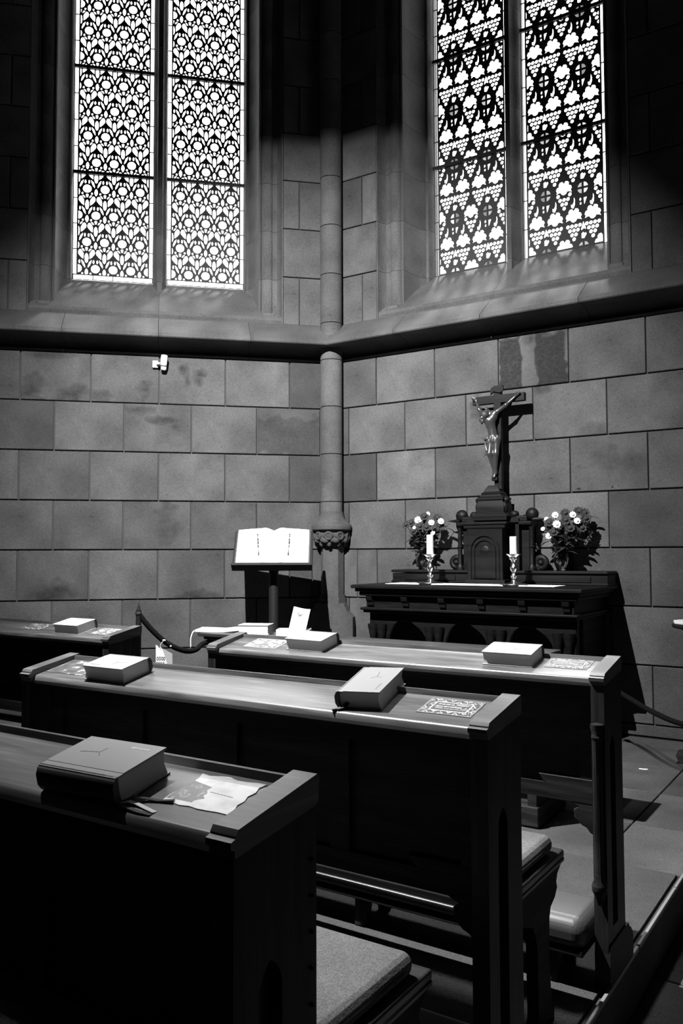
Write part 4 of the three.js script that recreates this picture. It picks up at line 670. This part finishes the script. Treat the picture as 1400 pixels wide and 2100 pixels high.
// ---------- lectern with the open book ----------
{
  const t = thing('lectern', 'dark lectern with slanted rest and single post before the corner', 'lectern', [-4.31, 0, -5.53], R(33));
  obj('rest', uvm(merge(box(0.66, 0.405, 0.025, 0, 0, -0.02, 0.005), box(0.66, 0.026, 0.07, 0, -0.192, 0.02, 0.005)).rotateX(-0.66)), M.black, t).position.set(0, 1.385, 0);
  obj('yoke', uvm(merge(box(0.2, 0.03, 0.2, 0, 0, 0, 0.006).rotateX(-0.66).translate(0, 1.34, -0.1), mv(new THREE.CylinderGeometry(0.06, 0.045, 0.1, 12), 0, 1.25, -0.08))), M.black, t);
  obj('post', mv(new THREE.CylinderGeometry(0.04, 0.042, 1.2, 14), 0, 0.64, -0.06), M.black, t);
  obj('foot', lathe([[0, 0], [0.24, 0], [0.24, 0.025], [0.2, 0.045], [0.07, 0.07], [0.045, 0.1], [0, 0.1]], 24).translate(0, 0, -0.06), M.black, t);
  const b = thing('open_book', 'large open white book lying on the lectern rest', 'book', [-4.31, 1.385, -5.53], 0);
  b.rotation.set(0, R(33), 0); 
  const pageTex = texture(512, 256, (u, v) => { let c = 0.86; for (const [x, lean] of [[0.3, 0.03], [0.72, -0.006]]) { const cx = x + lean * (0.5 - v) * 2; const w = 0.006 + 0.006 * nD(v * 30, x * 50, 64); if (v > 0.2 && v < 0.84 && Math.abs(u - cx) < w) c = 0.16 + 0.5 * (nD(v * 60, 2, 64) > 0.62); const e = Math.hypot((u - cx) / 0.06, (v - 0.19) / 0.022); if (e < 1) c -= 0.3 * (1 - e) * (0.5 + nD(u * 90, v * 60, 128)); } return c; });
  const pageMat = S({ map: pageTex, roughness: 0.85 });
  const curve = (s, h) => { const p = []; for (let k = 0; k <= 12; k++) { const q = k / 12; p.push([s * (0.0005 + q * 0.2975), 0.012 + h * (0.62 * Math.sin(Math.min(1, q * 3.2) * Math.PI / 2) - 0.45 * q * q + 0.38 * Math.exp(-((q - 0.2) ** 2) / 0.012) * 0.5)]); } return p; };
  for (const s of [-1, 1]) {
    const top = curve(s, 0.055), prof = [...top, [s * 0.302, 0.006], [s * 0.0005, 0.006]], g = new THREE.ExtrudeGeometry(shapeOf(s > 0 ? prof.slice().reverse() : prof), { depth: 0.365, bevelEnabled: false }), p = g.attributes.position, u = g.attributes.uv;
    for (let i = 0; i < p.count; i++) u.setXY(i, p.getX(i) / 0.61 + 0.5, 1 - p.getZ(i) / 0.365);
    // local: x across, y proud of the rest, z along the page; stand it up against the slanted rest
    g.translate(0, 0, -0.19).rotateX(Math.PI / 2 - 0.66);
    obj(s < 0 ? 'left_pages' : 'right_pages', toCreasedNormals(g, 0.5), pageMat, b);
  }
  obj('binding', box(0.625, 0.006, 0.375, 0, 0.002, 0, 0.002).rotateX(Math.PI / 2 - 0.66), M.spine, b);
}

// ---------- rope barriers, stand, wall camera, scrap ----------
function stanchion(label, [x, z], h) { const t = thing('stanchion', label, 'post', [x, 0, z]); obj('post', mv(new THREE.CylinderGeometry(0.016, 0.018, h - 0.02, 12), 0, (h - 0.02) / 2 + 0.01, 0), M.black, t); obj('finial', mv(new THREE.ConeGeometry(0.012, 0.045, 10), 0, h + 0.015, 0), M.black, t); obj('foot', lathe([[0, 0], [0.14, 0], [0.14, 0.012], [0.03, 0.03], [0, 0.03]], 20), M.black, t); }
stanchion('slim black barrier post behind the pew across the aisle', [-3.69, -3.46], 1.03);
function rope(label, pts, r) { const t = thing('barrier_rope', label, 'rope', pts[0]); obj('cord', tube(pts.map((p) => p.map((v, i) => v - pts[0][i])), r, 40, 9), M.rope, t); obj('end_hook', ball(r * 1.25, 0, 0, 0), M.iron, t); return t; }
rope('thick black barrier rope drooping from the post to the front desk', [[-3.69, 1.0, -3.46], [-3.655, 0.93, -3.5], [-3.6, 0.84, -3.57], [-3.56, 0.79, -3.64], [-3.545, 0.765, -3.72], [-3.57, 0.765, -3.82], [-3.62, 0.785, -3.93], [-3.645, 0.79, -4.02]], 0.016);
{ // paper notice hung on the rope with a wire
  const t = thing('paper_notice', 'crumpled white paper notice hanging from the barrier rope', 'notice', [-3.59, 0.83, -3.565], 0.55);
  const tex = texture(128, 192, (u, v) => { let c = 0.85; const stroke = (x, y, w, h) => Math.abs(u - x) < w && Math.abs(v - y) < h; if (v < 0.6 && v > 0.45) for (const x of [0.14, 0.3, 0.46, 0.6]) { const d = Math.hypot((u - x) / 0.07, (v - 0.52) / 0.07); if (d < 1 && d > 0.5) c = 0.2; } if (v < 0.42 && v > 0.28) for (const x of [0.1, 0.22, 0.32, 0.44, 0.56]) if (stroke(x, 0.35, 0.028, 0.06) || stroke(x + 0.05, 0.3, 0.05, 0.012)) c = 0.12; return c - 0.06 * nD(u * 9, v * 12, 64); });
  const g = new THREE.ExtrudeGeometry(shapeOf([[-0.04, -0.16], [0.042, -0.16], [0.0, -0.025], [-0.012, -0.012], [-0.022, -0.016], [-0.03, -0.004], [-0.042, 0.002]]), { depth: 0.001, bevelEnabled: false }), p = g.attributes.position, u = g.attributes.uv;
  for (let i = 0; i < p.count; i++) u.setXY(i, p.getX(i) / 0.085 + 0.5, p.getY(i) / 0.165 + 1);
  obj('front_sheet', g, S({ map: tex, roughness: 0.8 }), t).position.set(0, -0.015, 0.02);
  obj('folded_sheet', new THREE.ExtrudeGeometry(shapeOf([[0.0, -0.02], [0.055, -0.05], [0.057, -0.16], [0.035, -0.16]]), { depth: 0.001, bevelEnabled: false }), S({ color: grey(0.3), roughness: 0.8 }), t).position.set(0, -0.015, 0.015);
  obj('tie', merge(ball(0.008, 0.005, 0.012, 0.012, 1.4, 0.7, 1), ball(0.006, 0.045, -0.022, 0.014), tube([[0.005, 0.012, 0.014], [-0.014, -0.012, 0.02], [-0.014, -0.035, 0.022]], 0.002, 8, 5)), M.white, t);
}
rope('black barrier rope sagging low beside the altar, at the right edge', [[-1.735, 0.5, -5.8], [-1.55, 0.46, -5.6], [-1.37, 0.44, -5.35], [-1.2, 0.40, -5.2], [-1.02, 0.37, -5.1], [-0.8, 0.4, -5.0], [-0.62, 0.5, -4.9]], 0.016);
stanchion('black barrier post outside the right edge', [-0.6, -4.88], 0.62);
{
  const t = thing('pedestal_table', 'small dark pedestal table with white cloth at the right edge', 'table', [-0.985, 0, -5.69]);
  obj('table_top', lathe([[0, 0.865], [0.17, 0.865], [0.2, 0.872], [0.205, 0.885], [0.2, 0.895], [0, 0.895]], 28), M.wood, t);
  obj('stem', lathe([[0, 0.02], [0.05, 0.03], [0.03, 0.1], [0.026, 0.3], [0.045, 0.4], [0.028, 0.48], [0.024, 0.7], [0.06, 0.78], [0.12, 0.84], [0.16, 0.866], [0, 0.866]], 18), M.wood, t);
  for (let k = 0; k < 3; k++) { const g = toCreasedNormals(new THREE.ExtrudeGeometry(shapeOf([[0.02, 0.2], [0.06, 0.19], [0.1, 0.13], [0.15, 0.09], [0.19, 0.085], [0.205, 0.05], [0.19, 0.02], [0.205, 0], [0.15, 0], [0.14, 0.03], [0.1, 0.05], [0.05, 0.09], [0.02, 0.1]]), { depth: 0.035, bevelEnabled: false }).translate(0, 0, -0.0175), 0.4); obj('foot', g, M.wood, t).rotation.y = k * 2.094 + 0.9; }
  const c = []; for (let k = 0; k < 24; k++) { const a = k / 24 * Math.PI * 2; c.push([Math.cos(a) * (0.185 + 0.012 * Math.sin(k * 2.3)), Math.sin(a) * (0.185 + 0.01 * Math.cos(k * 3.1))]); }
  const m = obj('small_cloth', uvm(new THREE.ExtrudeGeometry(shapeOf(c), { depth: 0.012, bevelEnabled: true, bevelSize: 0.004, bevelThickness: 0.003, bevelSegments: 1 }).rotateX(-Math.PI / 2)), M.linen); m.position.set(-0.985, 0.899, -5.69); tag(m, 'folded white cloth on the small pedestal table', 'cloth');
}
tag(obj('paper_scrap', merge(box(0.04, 0.003, 0.016, 0, 0.002, 0, 0.001), box(0.02, 0.003, 0.012, 0.022, 0.003, -0.004, 0.001))), 'tiny white paper scrap on the stone floor', 'scrap').position.set(-1.333, 0.001, -5.436);
{ // white detector on the left-hand wall
  const nx = Math.SQRT1_2, s = 1.585, t = thing('security_sensor', 'small white tilted security sensor fixed to the stone wall', 'sensor', [CX - s * nx, 3.0, WZ + s * nx], D45);
  obj('bracket', merge(box(0.05, 0.065, 0.03, -0.03, 0.03, 0.016, 0.006), box(0.03, 0.02, 0.06, -0.005, 0.03, 0.04, 0.005)), M.white, t);
  obj('housing', merge(box(0.058, 0.1, 0.05, 0, 0, 0, 0.014), box(0.05, 0.05, 0.045, 0.004, -0.062, 0.004, 0.014).rotateX(0.3)).rotateZ(-0.1).rotateX(0.15).translate(0.045, 0.055, 0.075), M.white, t);
}
// lamps: two black spotlights hanging on rods, the unshaded one added to brighten the pews
function lampFixture(label, at, to, shade) {
  const t = thing('ceiling_spotlight', label, 'spotlight', at.toArray());
  const d = to.clone().sub(at).normalize(), q = new THREE.Quaternion().setFromUnitVectors(new THREE.Vector3(0, 0, 1), d);
  obj('housing', lathe([[0, -0.22], [0.06, -0.21], [0.085, -0.16], [0.09, -0.03], [0.094, -0.03], [0.094, -0.17], [0.065, -0.225], [0, -0.235]], 24).rotateX(Math.PI / 2), M.black, t).quaternion.copy(q);
  obj('lamp_disc', mv(new THREE.CylinderGeometry(0.05, 0.05, 0.012, 20).rotateX(Math.PI / 2), 0, 0, -0.09), S({ color: 0xffffff, emissive: 0xffffff, emissiveIntensity: 3 }), t).quaternion.copy(q);
  obj('rod', mv(new THREE.CylinderGeometry(0.014, 0.014, 8.56 - at.y, 10), 0, (8.56 - at.y) / 2, 0), M.black, t).position.set(-d.x * 0.12, 0.06, -d.z * 0.12);
  if (shade) obj('shade', lathe([[0.02, 0.055], [0.5, 0.026], [0.5, 0.02], [0.02, 0.045]], 40), M.black, t);
}
lampFixture('black hooded spotlight with a flat shade hanging above the pews, turned to the altar', lampAt, lampTo, true);
lampFixture('added black spotlight without shade beside the shaded one, put in to brighten the pews', pewFillAt, pewFillTo, false);
renderer.render(scene, camera);
